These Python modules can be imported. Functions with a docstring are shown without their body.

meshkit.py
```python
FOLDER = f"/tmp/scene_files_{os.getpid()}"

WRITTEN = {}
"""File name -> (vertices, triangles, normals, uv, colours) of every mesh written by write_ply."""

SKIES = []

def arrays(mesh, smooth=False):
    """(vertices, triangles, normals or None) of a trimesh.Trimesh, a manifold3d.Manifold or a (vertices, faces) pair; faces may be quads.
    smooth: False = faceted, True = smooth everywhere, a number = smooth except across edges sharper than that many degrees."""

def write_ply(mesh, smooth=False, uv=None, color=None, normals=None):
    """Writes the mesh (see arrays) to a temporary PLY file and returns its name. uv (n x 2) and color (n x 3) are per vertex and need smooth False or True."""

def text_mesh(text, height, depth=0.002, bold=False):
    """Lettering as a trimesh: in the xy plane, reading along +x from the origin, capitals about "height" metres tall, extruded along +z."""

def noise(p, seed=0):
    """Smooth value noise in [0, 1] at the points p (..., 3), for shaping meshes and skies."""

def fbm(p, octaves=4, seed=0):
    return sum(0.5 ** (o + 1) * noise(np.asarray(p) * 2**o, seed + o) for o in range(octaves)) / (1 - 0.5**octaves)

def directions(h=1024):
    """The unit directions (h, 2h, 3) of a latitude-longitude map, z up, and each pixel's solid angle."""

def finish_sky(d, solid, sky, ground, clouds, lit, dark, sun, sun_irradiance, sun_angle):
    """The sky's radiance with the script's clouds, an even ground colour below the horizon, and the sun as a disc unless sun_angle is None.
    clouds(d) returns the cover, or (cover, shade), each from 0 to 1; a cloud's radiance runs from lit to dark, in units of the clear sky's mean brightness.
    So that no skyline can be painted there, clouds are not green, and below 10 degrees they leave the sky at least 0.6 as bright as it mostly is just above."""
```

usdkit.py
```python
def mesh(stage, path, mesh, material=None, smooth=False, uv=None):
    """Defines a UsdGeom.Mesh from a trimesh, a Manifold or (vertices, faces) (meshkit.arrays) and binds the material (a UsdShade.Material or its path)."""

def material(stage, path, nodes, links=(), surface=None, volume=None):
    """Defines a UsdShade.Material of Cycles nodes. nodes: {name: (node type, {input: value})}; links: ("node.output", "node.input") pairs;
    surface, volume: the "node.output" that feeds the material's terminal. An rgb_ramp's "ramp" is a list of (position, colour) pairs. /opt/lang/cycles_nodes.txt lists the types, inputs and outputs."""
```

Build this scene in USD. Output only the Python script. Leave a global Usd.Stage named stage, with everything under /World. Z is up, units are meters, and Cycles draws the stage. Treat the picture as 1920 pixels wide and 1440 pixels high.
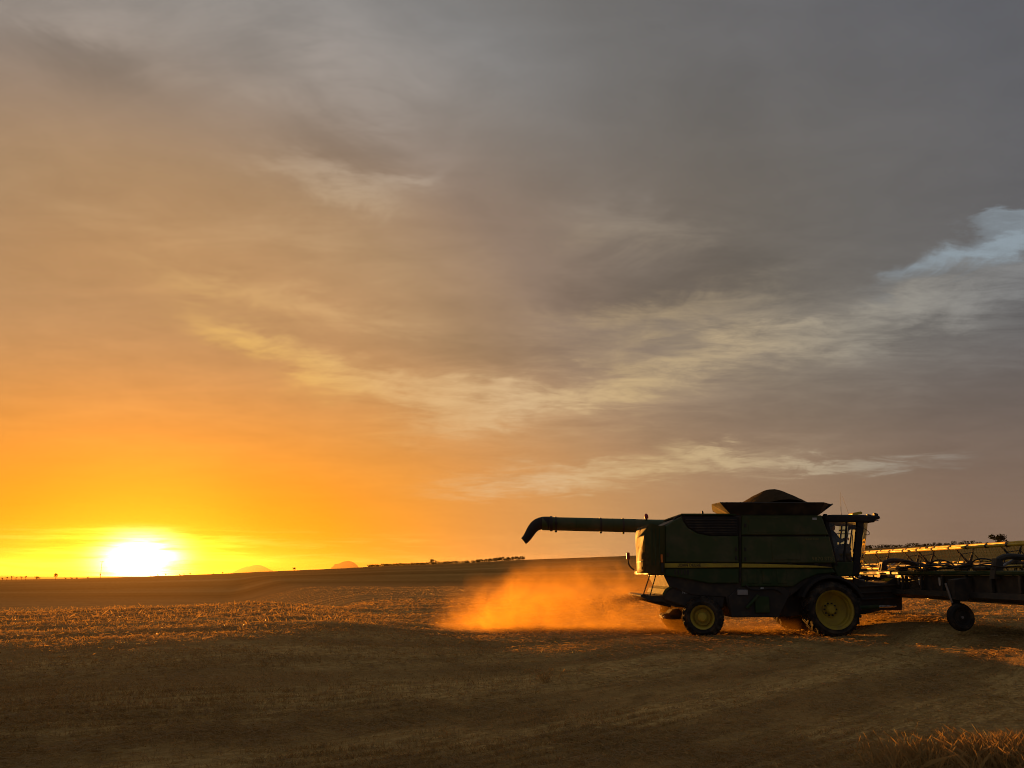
import math
import numpy as np
import trimesh
import manifold3d as m3
import shapely.geometry as sg
import usdkit
import meshkit
from pxr import Usd, UsdGeom, UsdLux, UsdShade, Gf, Sdf, Vt

stage = Usd.Stage.CreateInMemory()
UsdGeom.SetStageUpAxis(stage, 'Z')
UsdGeom.Xform.Define(stage, '/World')
UsdGeom.Scope.Define(stage, '/World/Looks')
stage.SetDefaultPrim(stage.GetPrimAtPath('/World'))

# ------------------------------------------------------------------ camera
EYE = 1.82                       # metres above the field
PITCH = 13.87                    # degrees upward
cam = UsdGeom.Camera.Define(stage, '/World/camera')
cam.CreateHorizontalApertureAttr(36.0)
cam.CreateVerticalApertureAttr(27.0)
cam.CreateFocalLengthAttr(27.04)
cam.CreateFStopAttr(0.0)
cam.AddTranslateOp().Set(Gf.Vec3d(0, 0, EYE))
cam.AddRotateXOp().Set(90 + PITCH)
EXPOSURE = 1.4
cam.CreateExposureAttr(EXPOSURE)

# ------------------------------------------------------------------ sun and sky
SUN_AZ, SUN_EL = math.radians(-25.2), math.radians(1.25)
SUN = np.array([math.sin(SUN_AZ) * math.cos(SUN_EL), math.cos(SUN_AZ) * math.cos(SUN_EL), math.sin(SUN_EL)])
SKY_STRENGTH = 0.1


class Ref(str):
    pass


class Graph:
    """Builds a Cycles node graph step by step."""

    def __init__(self):
        self.nodes, self.links = {}, []

    def add(self, kind, out, **inputs):
        name = f'n{len(self.nodes)}'
        given = {}
        for k, v in inputs.items():
            if isinstance(v, Ref):
                self.links.append((str(v), f'{name}.{k}'))
            else:
                given[k] = v
        self.nodes[name] = (kind, given)
        return Ref(f'{name}.{out}')

    def same(self, ref, out):
        return Ref(ref.split('.')[0] + '.' + out)

    def m(self, op, a, b=0.0, c=0.0, clamp=False):
        return self.add('math', 'value', math_type=op, value1=a, value2=b, value3=c, use_clamp=clamp)

    def mix(self, fac, a, b, kind='mix'):
        return self.add('mix', 'color', mix_type=kind, fac=fac, color1=a, color2=b)

    def ss(self, v, lo, hi, a=0.0, b=1.0):
        return self.add('map_range', 'result', range_type='smoothstep', value=v, from_min=lo, from_max=hi, to_min=a, to_max=b, clamp=True)

    def noise(self, vec, scale, detail=3, rough=0.5, dist=0.0):
        return self.add('noise_texture', 'fac', vector=vec, scale=scale, detail=detail, roughness=rough, distortion=dist)

    def xyz(self, x, y, z=0.0):
        return self.add('combine_xyz', 'vector', x=x, y=y, z=z)

    def gain(self, col, k):
        return self.add('vector_math', 'vector', math_type='scale', vector1=col, scale=k)

    def plus(self, a, b):
        return self.add('vector_math', 'vector', math_type='add', vector1=a, vector2=b)

    def ramp(self, fac, stops):
        return self.add('rgb_ramp', 'color', fac=fac, ramp=stops)

    def build(self, path, surface=None, volume=None):
        return usdkit.material(stage, path, self.nodes, self.links, surface=surface and str(surface), volume=volume and str(volume))


def lin(r, g, b):
    f = lambda c: c / 12.92 if c <= 0.04045 else ((c + 0.055) / 1.055) ** 2.4
    return np.array([f(r / 255), f(g / 255), f(b / 255)])


def sky_material():
    g = Graph()
    pos = g.add('geometry', 'position')
    d = g.add('vector_math', 'vector', math_type='normalize', vector1=pos)
    sep = g.add('separate_xyz', 'x', vector=d)
    X, Y, Z = sep, g.same(sep, 'y'), g.same(sep, 'z')
    DEG = 180 / math.pi
    az = g.m('multiply', g.m('arctan2', X, Y), DEG)
    el = g.m('multiply', g.m('arcsine', Z), DEG)
    cosang = g.add('vector_math', 'value', math_type='dot_product', vector1=d, vector2=tuple(SUN))
    ang = g.m('multiply', g.m('arccosine', g.m('minimum', cosang, 0.999999)), DEG)
    K = 1.0 / (SKY_STRENGTH * 2 ** EXPOSURE)
    # clouds as a layer overhead: wider towards the horizon
    inv = g.m('divide', 1.0, g.m('add', g.m('maximum', Z, 0.0), 0.10))
    plane = g.xyz(g.m('multiply', X, inv), g.m('multiply', Y, inv), 0.0)
    # streaky stretch of that layer (wind from the lower left to the upper right)
    streak = g.add('mapping', 'vector', vector=plane, rotation=(0, 0, math.radians(-28)), scale=(0.55, 1.2, 1.0))
    big = g.noise(plane, 0.9, 4, 0.52, 0.5)
    fine = g.noise(streak, 3.4, 9, 0.60, 1.1)
    torn = g.noise(streak, 8.5, 8, 0.62, 1.6)
    puff = g.noise(plane, 3.6, 8, 0.60, 0.8)
    # ragged edges: the places of the bands are pushed about by noise
    wob1 = g.noise(plane, 3.2, 8, 0.62, 0.8)
    wob2 = g.noise(g.plus(plane, (7.3, 2.9, 0.0)), 3.2, 8, 0.62, 0.8)
    spread = g.ss(el, 2.0, 25.0, 0.35, 1.0)
    azw = g.m('add', az, g.m('multiply', g.m('multiply', g.m('subtract', wob1, 0.5), 16.0), spread))
    elw = g.m('add', el, g.m('multiply', g.m('multiply', g.m('subtract', wob2, 0.5), 8.0), spread))

    def band(a0, e0, a1, e1, width, fade=1.0):
        """A streak of thinner cloud from one direction to another, degrees."""
        ca, ce = (a0 + a1) / 2, (e0 + e1) / 2
        half = math.hypot(a1 - a0, e1 - e0) / 2
        t = math.atan2(e1 - e0, a1 - a0)
        da, de = g.m('subtract', azw, ca), g.m('subtract', elw, ce)
        u = g.m('add', g.m('multiply', da, math.cos(t) / half), g.m('multiply', de, math.sin(t) / half))
        v = g.m('subtract', g.m('multiply', de, math.cos(t) / width), g.m('multiply', da, math.sin(t) / width))
        q = g.m('add', g.m('power', g.m('absolute', u), 3.0), g.m('multiply', v, v))
        return g.m('multiply', g.m('exponent', g.m('multiply', q, -1.0)), fade)

    def total(parts):
        s = parts[0]
        for p in parts[1:]:
            s = g.m('add', s, p)
        return s

    low = [(0, lin(255, 168, 0)), (5, lin(252, 160, 2)), (8, lin(248, 154, 8)), (12, lin(246, 153, 22)), (18, lin(238, 153, 50)), (24, lin(224, 152, 76)),
           (31, lin(204, 150, 92)), (37, lin(180, 139, 97)), (43, lin(160, 128, 98)), (49, lin(145, 118, 94)), (55, lin(132, 108, 90)), (70, lin(114, 100, 90)), (110, lin(94, 88, 88)), (180, lin(82, 82, 90))]
    high = [(0, lin(200, 148, 95)), (20, lin(186, 143, 98)), (26, lin(170, 137, 102)), (33, lin(145, 124, 107)), (40, lin(134, 121, 109)), (48, lin(119, 112, 104)),
            (55, lin(109, 106, 103)), (65, lin(98, 98, 101)), (90, lin(90, 92, 98)), (180, lin(84, 86, 95))]
    fac = g.m('divide', ang, 180.0)
    cl = g.ramp(fac, [(a / 180, c * K) for a, c in low])
    ch = g.ramp(fac, [(a / 180, c * K) for a, c in high])
    cloud = g.mix(g.ss(el, 2.0, 18.0), cl, ch)
    top = [(0, lin(170, 140, 112)), (26, lin(158, 142, 128)), (34, lin(145, 138, 131)), (42, lin(133, 131, 129)), (48, lin(119, 117, 115)), (55, lin(107, 106, 107)), (65, lin(97, 98, 103)), (90, lin(90, 92, 98)), (180, lin(84, 86, 95))]
    cloud = g.mix(g.ss(el, 25.0, 39.0), cloud, g.ramp(fac, [(a / 180, c * K) for a, c in top]))
    # thick and thin cloud
    shade = g.m('add', 0.555, g.m('add', g.m('multiply', big, 0.40), g.m('add', g.m('multiply', fine, 0.26), g.m('multiply', puff, 0.26))))
    shade = g.m('add', g.m('multiply', g.m('subtract', shade, 1.0), g.ss(el, 3.0, 14.0, 0.25, 1.0)), 1.0)
    darks = total([band(-19, 30.5, -9, 29.5, 2.6, 0.17), band(-2, 37, 24, 24, 9.0, 0.19), band(2, 20.0, 22, 20.8, 2.2, 0.22), band(-38, 33, -27, 31, 1.6, 0.2),
                   band(9, 9.6, 24, 11.0, 1.8, 0.10), band(24, 9.5, 42, 13.0, 3.0, 0.16), band(26, 15.5, 44, 15.5, 1.4, 0.16), band(-12, 17.4, 6, 15.6, 1.2, 0.12)])
    shade = g.m('multiply', shade, g.m('subtract', 1.0, darks))
    cloud = g.gain(cloud, shade)
    # thin bright veils
    wisp = g.ss(g.m('add', g.m('multiply', fine, 0.6), g.m('multiply', torn, 0.4)), 0.36, 0.66)
    veils = total([band(6, 15.6, 42, 16.6, 3.2, 0.24), band(-8, 11.5, 12, 12.6, 2.0, 0.25), band(-40, 36.5, 2, 37, 3.2, 0.30), band(4, 26, 16, 24, 1.5, 0.25), band(-36, 24, -6, 23, 1.6, 0.18),band(-24, 17.4, -9, 13.6, 1.1, 0.9), band(-13, 13.4, 5, 12.4, 1.0, 1.1), band(-7, 10.4, 10, 14.2, 0.9, 0.7), band(4, 12.9, 25, 17.6, 1.2, 0.5),
                   band(14, 16.2, 42, 18.6, 1.0, 0.75), band(4, 18.0, 20, 19.4, 1.2, 0.38), band(20, 15.3, 31, 16.4, 0.9, 0.45),
                   band(-3, 6.4, 17, 8.2, 0.7, 1.2), band(13, 8.6, 22, 7.1, 0.45, 1.15), band(18, 7.0, 29, 7.1, 0.38, 1.2), band(-4, 5.8, 8, 6.3, 0.4, 0.4),
                   band(-20, 28.3, -8, 27.0, 1.1, 0.85), band(-11, 28.2, -6, 29.0, 0.7, 0.7), band(-20, 37.5, -7, 32.5, 2.8, 0.62), band(-40, 33.6, -26, 35.0, 1.0, 0.7), band(-30, 31.5, -16, 34.5, 0.9, 0.25), band(-28, 20.5, -6, 18.2, 1.0, 0.35)])
    other = g.m('multiply', g.m('multiply', g.ss(g.m('absolute', az), 45.0, 75.0), g.ss(big, 0.5, 0.7)), 0.6)  # the same kind of sky all round
    veil = g.m('multiply', g.m('add', veils, other), g.m('add', 0.20, g.m('multiply', wisp, 0.85)))
    veil = g.m('multiply', g.m('subtract', 1.0, g.m('exponent', g.m('multiply', veil, -1.4))), 0.90)
    thin = [(0, lin(255, 235, 120)), (12, lin(255, 205, 90)), (20, lin(228, 187, 128)), (28, lin(222, 190, 144)), (36, lin(216, 187, 136)), (44, lin(196, 174, 138)), (52, lin(170, 162, 146)), (62, lin(148, 150, 150)), (90, lin(105, 115, 128)), (180, lin(85, 98, 118))]
    cthin = g.ramp(fac, [(a / 180, c * K) for a, c in thin])
    pale = g.ramp(fac, [(a / 180, c * K) for a, c in [(0, lin(240, 200, 150)), (26, lin(196, 170, 140)), (34, lin(170, 158, 148)), (42, lin(158, 155, 154)), (55, lin(138, 140, 145)), (90, lin(110, 116, 126)), (180, lin(92, 100, 116))]])
    cthin = g.mix(g.ss(el, 19.0, 31.0), cthin, pale)
    cloud = g.mix(veil, cloud, cthin)
    # clear sky in the gaps
    sky = g.add('sky_texture', 'color', sky_type='single_scattering', sun_disc=False, sun_elevation=float(SUN_EL), sun_rotation=float(SUN_AZ), altitude=100.0, air_density=1.0, aerosol_density=0.6, ozone_density=1.5, vector=d)
    gaps = total([band(27, 19.3, 48, 22.2, 1.25, 1.15), band(33, 21.8, 48, 23.4, 0.5, 0.7)])
    gaps = g.m('add', gaps, g.m('multiply', g.m('multiply', g.ss(g.m('absolute', az), 45.0, 80.0), g.ss(big, 0.56, 0.72)), 0.7))
    gap = g.ss(g.m('multiply', gaps, g.m('add', 0.40, g.m('multiply', fine, 1.1))), 0.12, 1.35)
    cloud = g.mix(gap, cloud, g.mix(0.62, g.gain(sky, SKY_GAIN), tuple(lin(166, 178, 186) * K)))
    # the sun behind thin low cloud
    da = g.m('subtract', az, math.degrees(SUN_AZ))
    de = g.m('subtract', el, 0.9)
    lay = g.xyz(g.m('multiply', az, 0.10), g.m('multiply', el, 1.35), 3.7)
    strat = g.noise(lay, 1.0, 5, 0.62, 0.5)
    lay2 = g.xyz(g.m('multiply', az, 0.22), g.m('multiply', el, 3.4), 1.2)
    shred = g.noise(lay2, 1.0, 6, 0.62, 0.6)
    cut = g.m('add', g.m('multiply', strat, 0.55), g.m('multiply', shred, 0.45))

    def glow(wa, we):
        q = g.m('add', g.m('power', g.m('absolute', g.m('divide', da, wa)), 2.0), g.m('power', g.m('absolute', g.m('divide', de, we)), 2.0))
        return g.m('exponent', g.m('multiply', q, -1.0))
    lid = g.m('add', el, g.m('add', g.m('multiply', g.m('subtract', cut, 0.5), 1.3), g.m('multiply', g.m('absolute', g.m('add', da, 2.0)), 0.014)))
    under = g.ss(lid, 2.85, 3.45, 1.0, 0.10)
    streaks = g.ss(cut, 0.40, 0.60, 0.10, 1.30)
    gl = g.gain(g.gain(tuple(np.array([1.25, 0.84, 0.004]) * K), g.m('multiply', glow(4.1, 1.8), under)), streaks)
    gw = g.gain(tuple(np.array([0.22, 0.13, 0.03]) * K), g.m('multiply', g.m('multiply', glow(26.0, 3.0), under), g.ss(cut, 0.46, 0.62)))
    core = g.gain(tuple(np.array([8.0, 6.8, 3.6]) * K), g.m('multiply', g.m('multiply', glow(1.75, 1.15), under), g.ss(cut, 0.34, 0.58, 0.12, 1.1)))
    disc = g.gain(tuple(np.array([9.0, 8.0, 6.0]) * K), glow(0.75, 0.6))
    core = g.plus(core, disc)
    out = g.plus(g.plus(cloud, gl), g.plus(gw, core))
    bg = g.add('background_shader', 'background', color=out, strength=SKY_STRENGTH)
    return g.build('/World/Looks/sky_look', surface=bg)


SKY_GAIN = 1.0
sky = UsdLux.DomeLight.Define(stage, '/World/sky')
sky.CreateIntensityAttr(1.0)
UsdShade.MaterialBindingAPI.Apply(sky.GetPrim()).Bind(sky_material())
sky.GetPrim().SetCustomDataByKey('kind', 'structure')
sky.GetPrim().SetCustomDataByKey('label', 'grey and orange evening sky with thin cloud bands')

sun = UsdLux.DistantLight.Define(stage, '/World/sun')
sun.CreateIntensityAttr(1.25)
sun.CreateAngleAttr(0.5)
sun.CreateNormalizeAttr(True)
sun.CreateColorAttr(Gf.Vec3f(1.0, 0.38, 0.055))
_z = SUN
_x = np.cross([0, 0, 1.0], _z); _x /= np.linalg.norm(_x)
_y = np.cross(_z, _x)
sun.AddTransformOp().Set(Gf.Matrix4d(*_x, 0, *_y, 0, *_z, 0, 0, 0, 0, 1))

# ------------------------------------------------------------------ helpers
USED = {}


def numbered(parent, name):
    path = f'{parent}/{name}'
    n = USED.get(path, -1) + 1
    USED[path] = n
    return path if n == 0 else f'{path}_{n:03d}'


def tag(prim, label=None, category=None, group=None, kind=None):
    for k, v in (('label', label), ('category', category), ('group', group), ('kind', kind)):
        if v:
            prim.SetCustomDataByKey(k, v)
    return prim


def obj(name, mesh, mat, parent='/World', smooth=False, **tags):
    """One Mesh prim; returns its path."""
    path = numbered(str(parent), name)
    pr = usdkit.mesh(stage, path, mesh, mat, smooth=smooth).GetPrim()
    tag(pr, **tags)
    return path


def thing(name, label, category, loc=(0, 0, 0), rotz=0.0, group=None):
    path = numbered('/World', name)
    x = UsdGeom.Xform.Define(stage, path)
    x.AddTranslateOp().Set(Gf.Vec3d(*map(float, loc)))
    if rotz:
        x.AddRotateZOp().Set(float(rotz))
    tag(x.GetPrim(), label, category, group)
    return path


def cat(*ms):
    return trimesh.util.concatenate([m for m in ms if m is not None])
# ------------------------------------------------------------------ ground
def smooth01(t):
    t = np.clip(t, 0, 1)
    return t * t * (3 - 2 * t)


RIDGE = np.array([(-60, -0.55), (-45, -0.50), (-32.8, -0.40), (-29, -0.32), (-25.4, -0.19), (-20, 0.02), (-17.9, 0.13), (-12, 0.38), (-9, 0.55), (-4, 0.72), (0.8, 0.96), (8.5, 1.22), (16, 1.40), (24.8, 1.58), (33, 1.85), (45, 2.0), (60, 1.9)])
ROW = math.radians(43.0)         # direction of the stubble rows


def windrow(x, y):
    """1 along the pale straw rows that the machine left, 0 in the darker ground between."""
    q = -x * math.sin(ROW) + y * math.cos(ROW)
    s = x * math.cos(ROW) + y * math.sin(ROW)
    w = meshkit.fbm(np.stack([s * 0.11, q * 0.25, 0 * x + 8], -1), 3, 3) - 0.5
    return 0.5 + 0.5 * np.cos((q - 7.9 + 1.1 * w) * 2 * math.pi / 3.1)


def bumps(x, y):
    q = -x * math.sin(ROW) + y * math.cos(ROW)
    s = x * math.cos(ROW) + y * math.sin(ROW)
    big = meshkit.fbm(np.stack([s * 0.09, q * 0.22, 0 * x], -1), 3, 5) - 0.5
    small = meshkit.fbm(np.stack([s * 0.8, q * 2.1, 0 * x + 3], -1), 3, 9) - 0.5
    tracks = windrow(x, y) - 0.5
    return big, small, tracks


def ground_z(x, y):
    x, y = np.asarray(x, float), np.asarray(y, float)
    r = np.hypot(x, y)
    az = np.degrees(np.arctan2(x, y))
    big, small, tracks = bumps(x, y)
    fade = 1 - smooth01((r - 60) / 120)
    z = (0.10 * big + 0.07 * small + 0.018 * tracks * (1 - smooth01((r - 18) / 25))) * fade
    z = z * (0.25 + 0.75 * smooth01(np.maximum(np.abs(x - 7.5) - 4.5, np.abs(y - 25) - 2.6) / 3))   # trodden flat under the machine
    rise_right = (0.44 * smooth01((x - 10.0) / 2.4) + 0.03 * np.clip(x - 11.5, 0, 12)) * smooth01((y - 10) / 8) * (1 - smooth01((y - 32) / 40))
    to_sun = -0.42 * x + 0.907 * y
    across = 0.907 * x + 0.42 * y
    swell = 0.52 * smooth01((to_sun - (16.3 + 1.53 * np.clip(across, -6, 40)) + 13) / 13) * (1 - smooth01((across - 4) / 7))   # a low swell whose far side meets the sun
    z += rise_right + swell * fade - 0.38 * (1 - smooth01((1.1 * to_sun - 7) / 13)) * (y > -60)
    # the near field ends at a brow; a shallow valley, then the far slope
    brow = 27 * np.exp(np.clip((x + 17) / 15, -3, 2.2))
    s = y - brow
    valley = 2.6 * smooth01(s / 22) * (1 - smooth01((y - 170) / 160)) * (1 - smooth01((x + 0.35 * y + 2) / 14))
    far = np.interp(az, RIDGE[:, 0], RIDGE[:, 1])
    top = EYE + 430 * np.tan(np.radians(far)) / np.cos(np.radians(az)).clip(0.3)
    rise = smooth01((y - 130) / 300)
    beyond = smooth01((y - 450) / 900)
    z = z - valley + np.where(y > 0, rise * top * (1 - 1.6 * beyond) - 12 * beyond * rise, 0)
    return z - 6 * smooth01((r - 1200) / 2500) * (y < 0)


def ground_material():
    g = Graph()
    pos = g.add('geometry', 'position')
    rot = g.add('mapping', 'vector', vector=pos, rotation=(0, 0, -ROW), scale=(1, 1, 1))
    q = g.add('separate_xyz', 'y', vector=rot)
    wander = g.noise(g.add('mapping', 'vector', vector=rot, scale=(0.11, 0.25, 0.1)), 1.0, 4, 0.6)
    wave = g.m('cosine', g.m('multiply', g.m('add', g.m('subtract', q, 7.9), g.m('multiply', g.m('subtract', wander, 0.5), 1.3)), 2 * math.pi / 3.1))
    rows = g.noise(g.add('mapping', 'vector', vector=rot, scale=(0.10, 0.9, 0.1)), 1.0, 5, 0.6, 0.4)
    lit = g.noise(g.add('mapping', 'vector', vector=rot, scale=(4.0, 13.0, 6.0)), 1.0, 6, 0.7, 0.6)
    clod = g.noise(pos, 22.0, 5, 0.65)
    patch = g.noise(pos, 0.35, 5, 0.6)
    straw = g.ramp(lit, [(0.30, (0.26, 0.160, 0.055)), (0.48, (0.44, 0.280, 0.095)), (0.62, (0.60, 0.39, 0.14)), (0.78, (0.70, 0.50, 0.21))])
    soil = g.ramp(clod, [(0.3, (0.20, 0.118, 0.040)), (0.7, (0.38, 0.235, 0.085))])
    cover = g.m('add', g.m('multiply', wave, 0.12), g.m('add', g.m('multiply', rows, 0.6), g.m('multiply', patch, 0.4)))
    cover = g.ss(cover, 0.34, 0.62)
    col = g.mix(cover, soil, straw)
    sep = g.add('separate_xyz', 'y', vector=pos)
    far = g.ss(sep, 90.0, 180.0)
    fieldtone = g.ramp(g.noise(g.add('mapping', 'vector', vector=pos, scale=(0.006, 0.035, 0.0)), 1.0, 4, 0.6), [(0.3, (0.20, 0.118, 0.034)), (0.55, (0.32, 0.195, 0.058)), (0.75, (0.45, 0.29, 0.10))])
    col = g.mix(far, col, fieldtone)
    h = g.m('add', g.m('multiply', lit, 0.7), g.m('multiply', clod, 0.5))
    bump = g.add('bump', 'normal', height=h, strength=g.ss(sep, 15.0, 70.0, 0.9, 0.0), distance=0.05)
    b = g.add('principled_bsdf', 'BSDF', base_color=col, roughness=1.0, specular_ior_level=0.0, normal=bump)
    return g.build('/World/Looks/ground_look', surface=b)


def make_ground():
    front = np.arange(-48, 48.01, 0.22)
    a = np.radians(np.concatenate([front, np.arange(50, 310, 4.0)]))
    r = np.concatenate([[0.0], np.geomspace(0.8, 5200, 720)])
    A, R = np.meshgrid(a, r, indexing='ij')
    x, y = R * np.sin(A), R * np.cos(A)
    v = np.stack([x, y, ground_z(x, y)], -1).reshape(-1, 3)
    n, k = len(a), len(r)
    i, j = np.meshgrid(np.arange(n), np.arange(k - 1), indexing='ij')
    i2 = (i + 1) % n
    q = np.stack([i * k + j, i * k + j + 1, i2 * k + j + 1, i2 * k + j], -1).reshape(-1, 4)
    return v, q[:, ::-1]


obj('ground', make_ground(), ground_material(), smooth=True, kind='structure', label='dark harvested stubble field rising to a low ridge')
# ------------------------------------------------------------------ materials
def surface_look(name, base, rough=0.5, metallic=0.0, dust=0.15, dust_col=(0.20, 0.14, 0.08), scale=3.0, coat=0.0, spec=0.5, fine=0.0):
    g = Graph()
    p = g.add('geometry', 'position')
    n = g.noise(p, scale, 5, 0.6)
    c = g.mix(g.ss(n, 0.40, 0.75, 0.0, dust), tuple(base), dust_col)
    c = g.mix(g.ss(g.noise(p, scale * 9, 3, 0.6), 0.35, 0.75, 0.0, dust * 0.7), c, tuple(0.55 * np.array(base)))
    kw = dict(base_color=c, roughness=g.ss(n, 0.3, 0.8, rough, min(1.0, rough + 0.35)), metallic=metallic, specular_ior_level=spec)
    if coat:
        kw['coat_weight'] = coat
        kw['coat_roughness'] = 0.15
    if fine:
        kw['normal'] = g.add('bump', 'normal', height=g.noise(p, scale * 25, 4, 0.6), strength=fine, distance=0.01)
    return g.build(f'/World/Looks/{name}', surface=g.add('principled_bsdf', 'BSDF', **kw))


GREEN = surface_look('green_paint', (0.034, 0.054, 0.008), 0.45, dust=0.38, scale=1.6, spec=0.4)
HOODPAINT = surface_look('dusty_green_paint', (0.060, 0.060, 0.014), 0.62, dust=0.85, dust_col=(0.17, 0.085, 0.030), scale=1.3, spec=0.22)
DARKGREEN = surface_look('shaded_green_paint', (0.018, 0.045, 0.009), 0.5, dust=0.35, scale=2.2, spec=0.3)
YELLOW = surface_look('yellow_paint', (0.62, 0.42, 0.02), 0.45, dust=0.18, scale=3.0)
DULLYELLOW = surface_look('dusty_yellow_paint', (0.50, 0.36, 0.025), 0.6, dust=0.5, scale=3.0)
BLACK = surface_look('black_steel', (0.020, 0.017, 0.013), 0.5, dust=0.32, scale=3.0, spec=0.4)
PLASTIC = surface_look('black_plastic', (0.014, 0.014, 0.014), 0.6, dust=0.16, scale=4.0, spec=0.3)
RUBBER = surface_look('tyre_rubber', (0.022, 0.020, 0.018), 0.85, dust=0.5, scale=4.0, spec=0.2, fine=0.3)
STEEL = surface_look('worn_steel', (0.32, 0.31, 0.30), 0.38, metallic=0.9, dust=0.3, scale=5.0)
CHROME = surface_look('bright_steel', (0.65, 0.64, 0.62), 0.2, metallic=1.0, dust=0.1, scale=5.0)
ORANGE = surface_look('orange_plastic', (0.75, 0.20, 0.02), 0.3, dust=0.05)
RED = surface_look('red_plastic', (0.32, 0.02, 0.015), 0.3, dust=0.05)
WHITE = surface_look('white_decal', (0.45, 0.45, 0.42), 0.5, dust=0.2)
FADED = surface_look('faded_yellow_decal', (0.16, 0.13, 0.03), 0.5, dust=0.3)
CLOTH = surface_look('dark_cloth', (0.03, 0.032, 0.045), 0.95, dust=0.1, spec=0.1)
SKIN = surface_look('skin', (0.33, 0.19, 0.13), 0.6, dust=0.03)
HAIR = surface_look('dark_hair', (0.02, 0.014, 0.010), 0.8, dust=0.05, spec=0.2)
TINE = surface_look('tine_plastic', (0.50, 0.33, 0.05), 0.5, dust=0.2)
BELT = surface_look('draper_belt', (0.035, 0.033, 0.030), 0.7, dust=0.4, scale=4.0)


def glass_look():
    g = Graph()
    t = g.add('transparent_bsdf', 'BSDF', color=(0.90, 0.93, 0.80))
    dirt = g.add('diffuse_bsdf', 'BSDF', color=(0.22, 0.20, 0.15))
    gl = g.add('glossy_bsdf', 'BSDF', color=(1, 1, 1), roughness=0.03)
    n = g.noise(g.add('geometry', 'position'), 3.0, 4, 0.6)
    a = g.add('mix_closure', 'closure', fac=g.ss(n, 0.35, 0.8, 0.01, 0.06), closure1=t, closure2=dirt)
    b = g.add('mix_closure', 'closure', fac=g.add('fresnel', 'fac', IOR=1.5), closure1=a, closure2=gl)
    return g.build('/World/Looks/cab_glass', surface=b)


GLASS = glass_look()


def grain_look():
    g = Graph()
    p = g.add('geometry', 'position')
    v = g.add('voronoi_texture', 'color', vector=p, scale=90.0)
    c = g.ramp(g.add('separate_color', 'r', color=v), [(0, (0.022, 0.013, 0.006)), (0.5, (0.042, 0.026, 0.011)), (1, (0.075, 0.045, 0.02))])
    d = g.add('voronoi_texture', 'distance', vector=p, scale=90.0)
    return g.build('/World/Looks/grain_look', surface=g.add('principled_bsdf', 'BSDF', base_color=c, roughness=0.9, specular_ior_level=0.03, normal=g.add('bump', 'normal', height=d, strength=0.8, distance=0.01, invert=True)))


GRAIN = grain_look()


# ------------------------------------------------------------------ shape helpers
FPX = 1442.0
_cp, _sp = math.cos(math.radians(PITCH)), math.sin(math.radians(PITCH))


def at(px, py, Y):
    """The point (x, z) of the upright plane at distance Y that the photograph shows at px, py."""
    u, w = (px - 960) / FPX, (720 - py) / FPX
    t = Y / (_cp - w * _sp)
    return np.array([u * t, EYE + (_sp + w * _cp) * t])


def poly(pts, Y):
    return np.array([at(a, b, Y) for a, b in pts])


def offset_ring(p, d):
    """Moves each edge of the polygon inward by d."""
    p = np.asarray(p, float)
    area = 0.5 * np.sum(p[:, 0] * np.roll(p[:, 1], -1) - np.roll(p[:, 0], -1) * p[:, 1])
    e = np.roll(p, -1, 0) - p
    e /= np.linalg.norm(e, axis=1, keepdims=True) + 1e-12
    n = np.stack([-e[:, 1], e[:, 0]], 1) * (1 if area > 0 else -1)
    m = n + np.roll(n, 1, 0)
    k = np.maximum(np.sum(m * m, 1), 0.5)
    return p + d * 2 * m / k[:, None]


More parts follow.
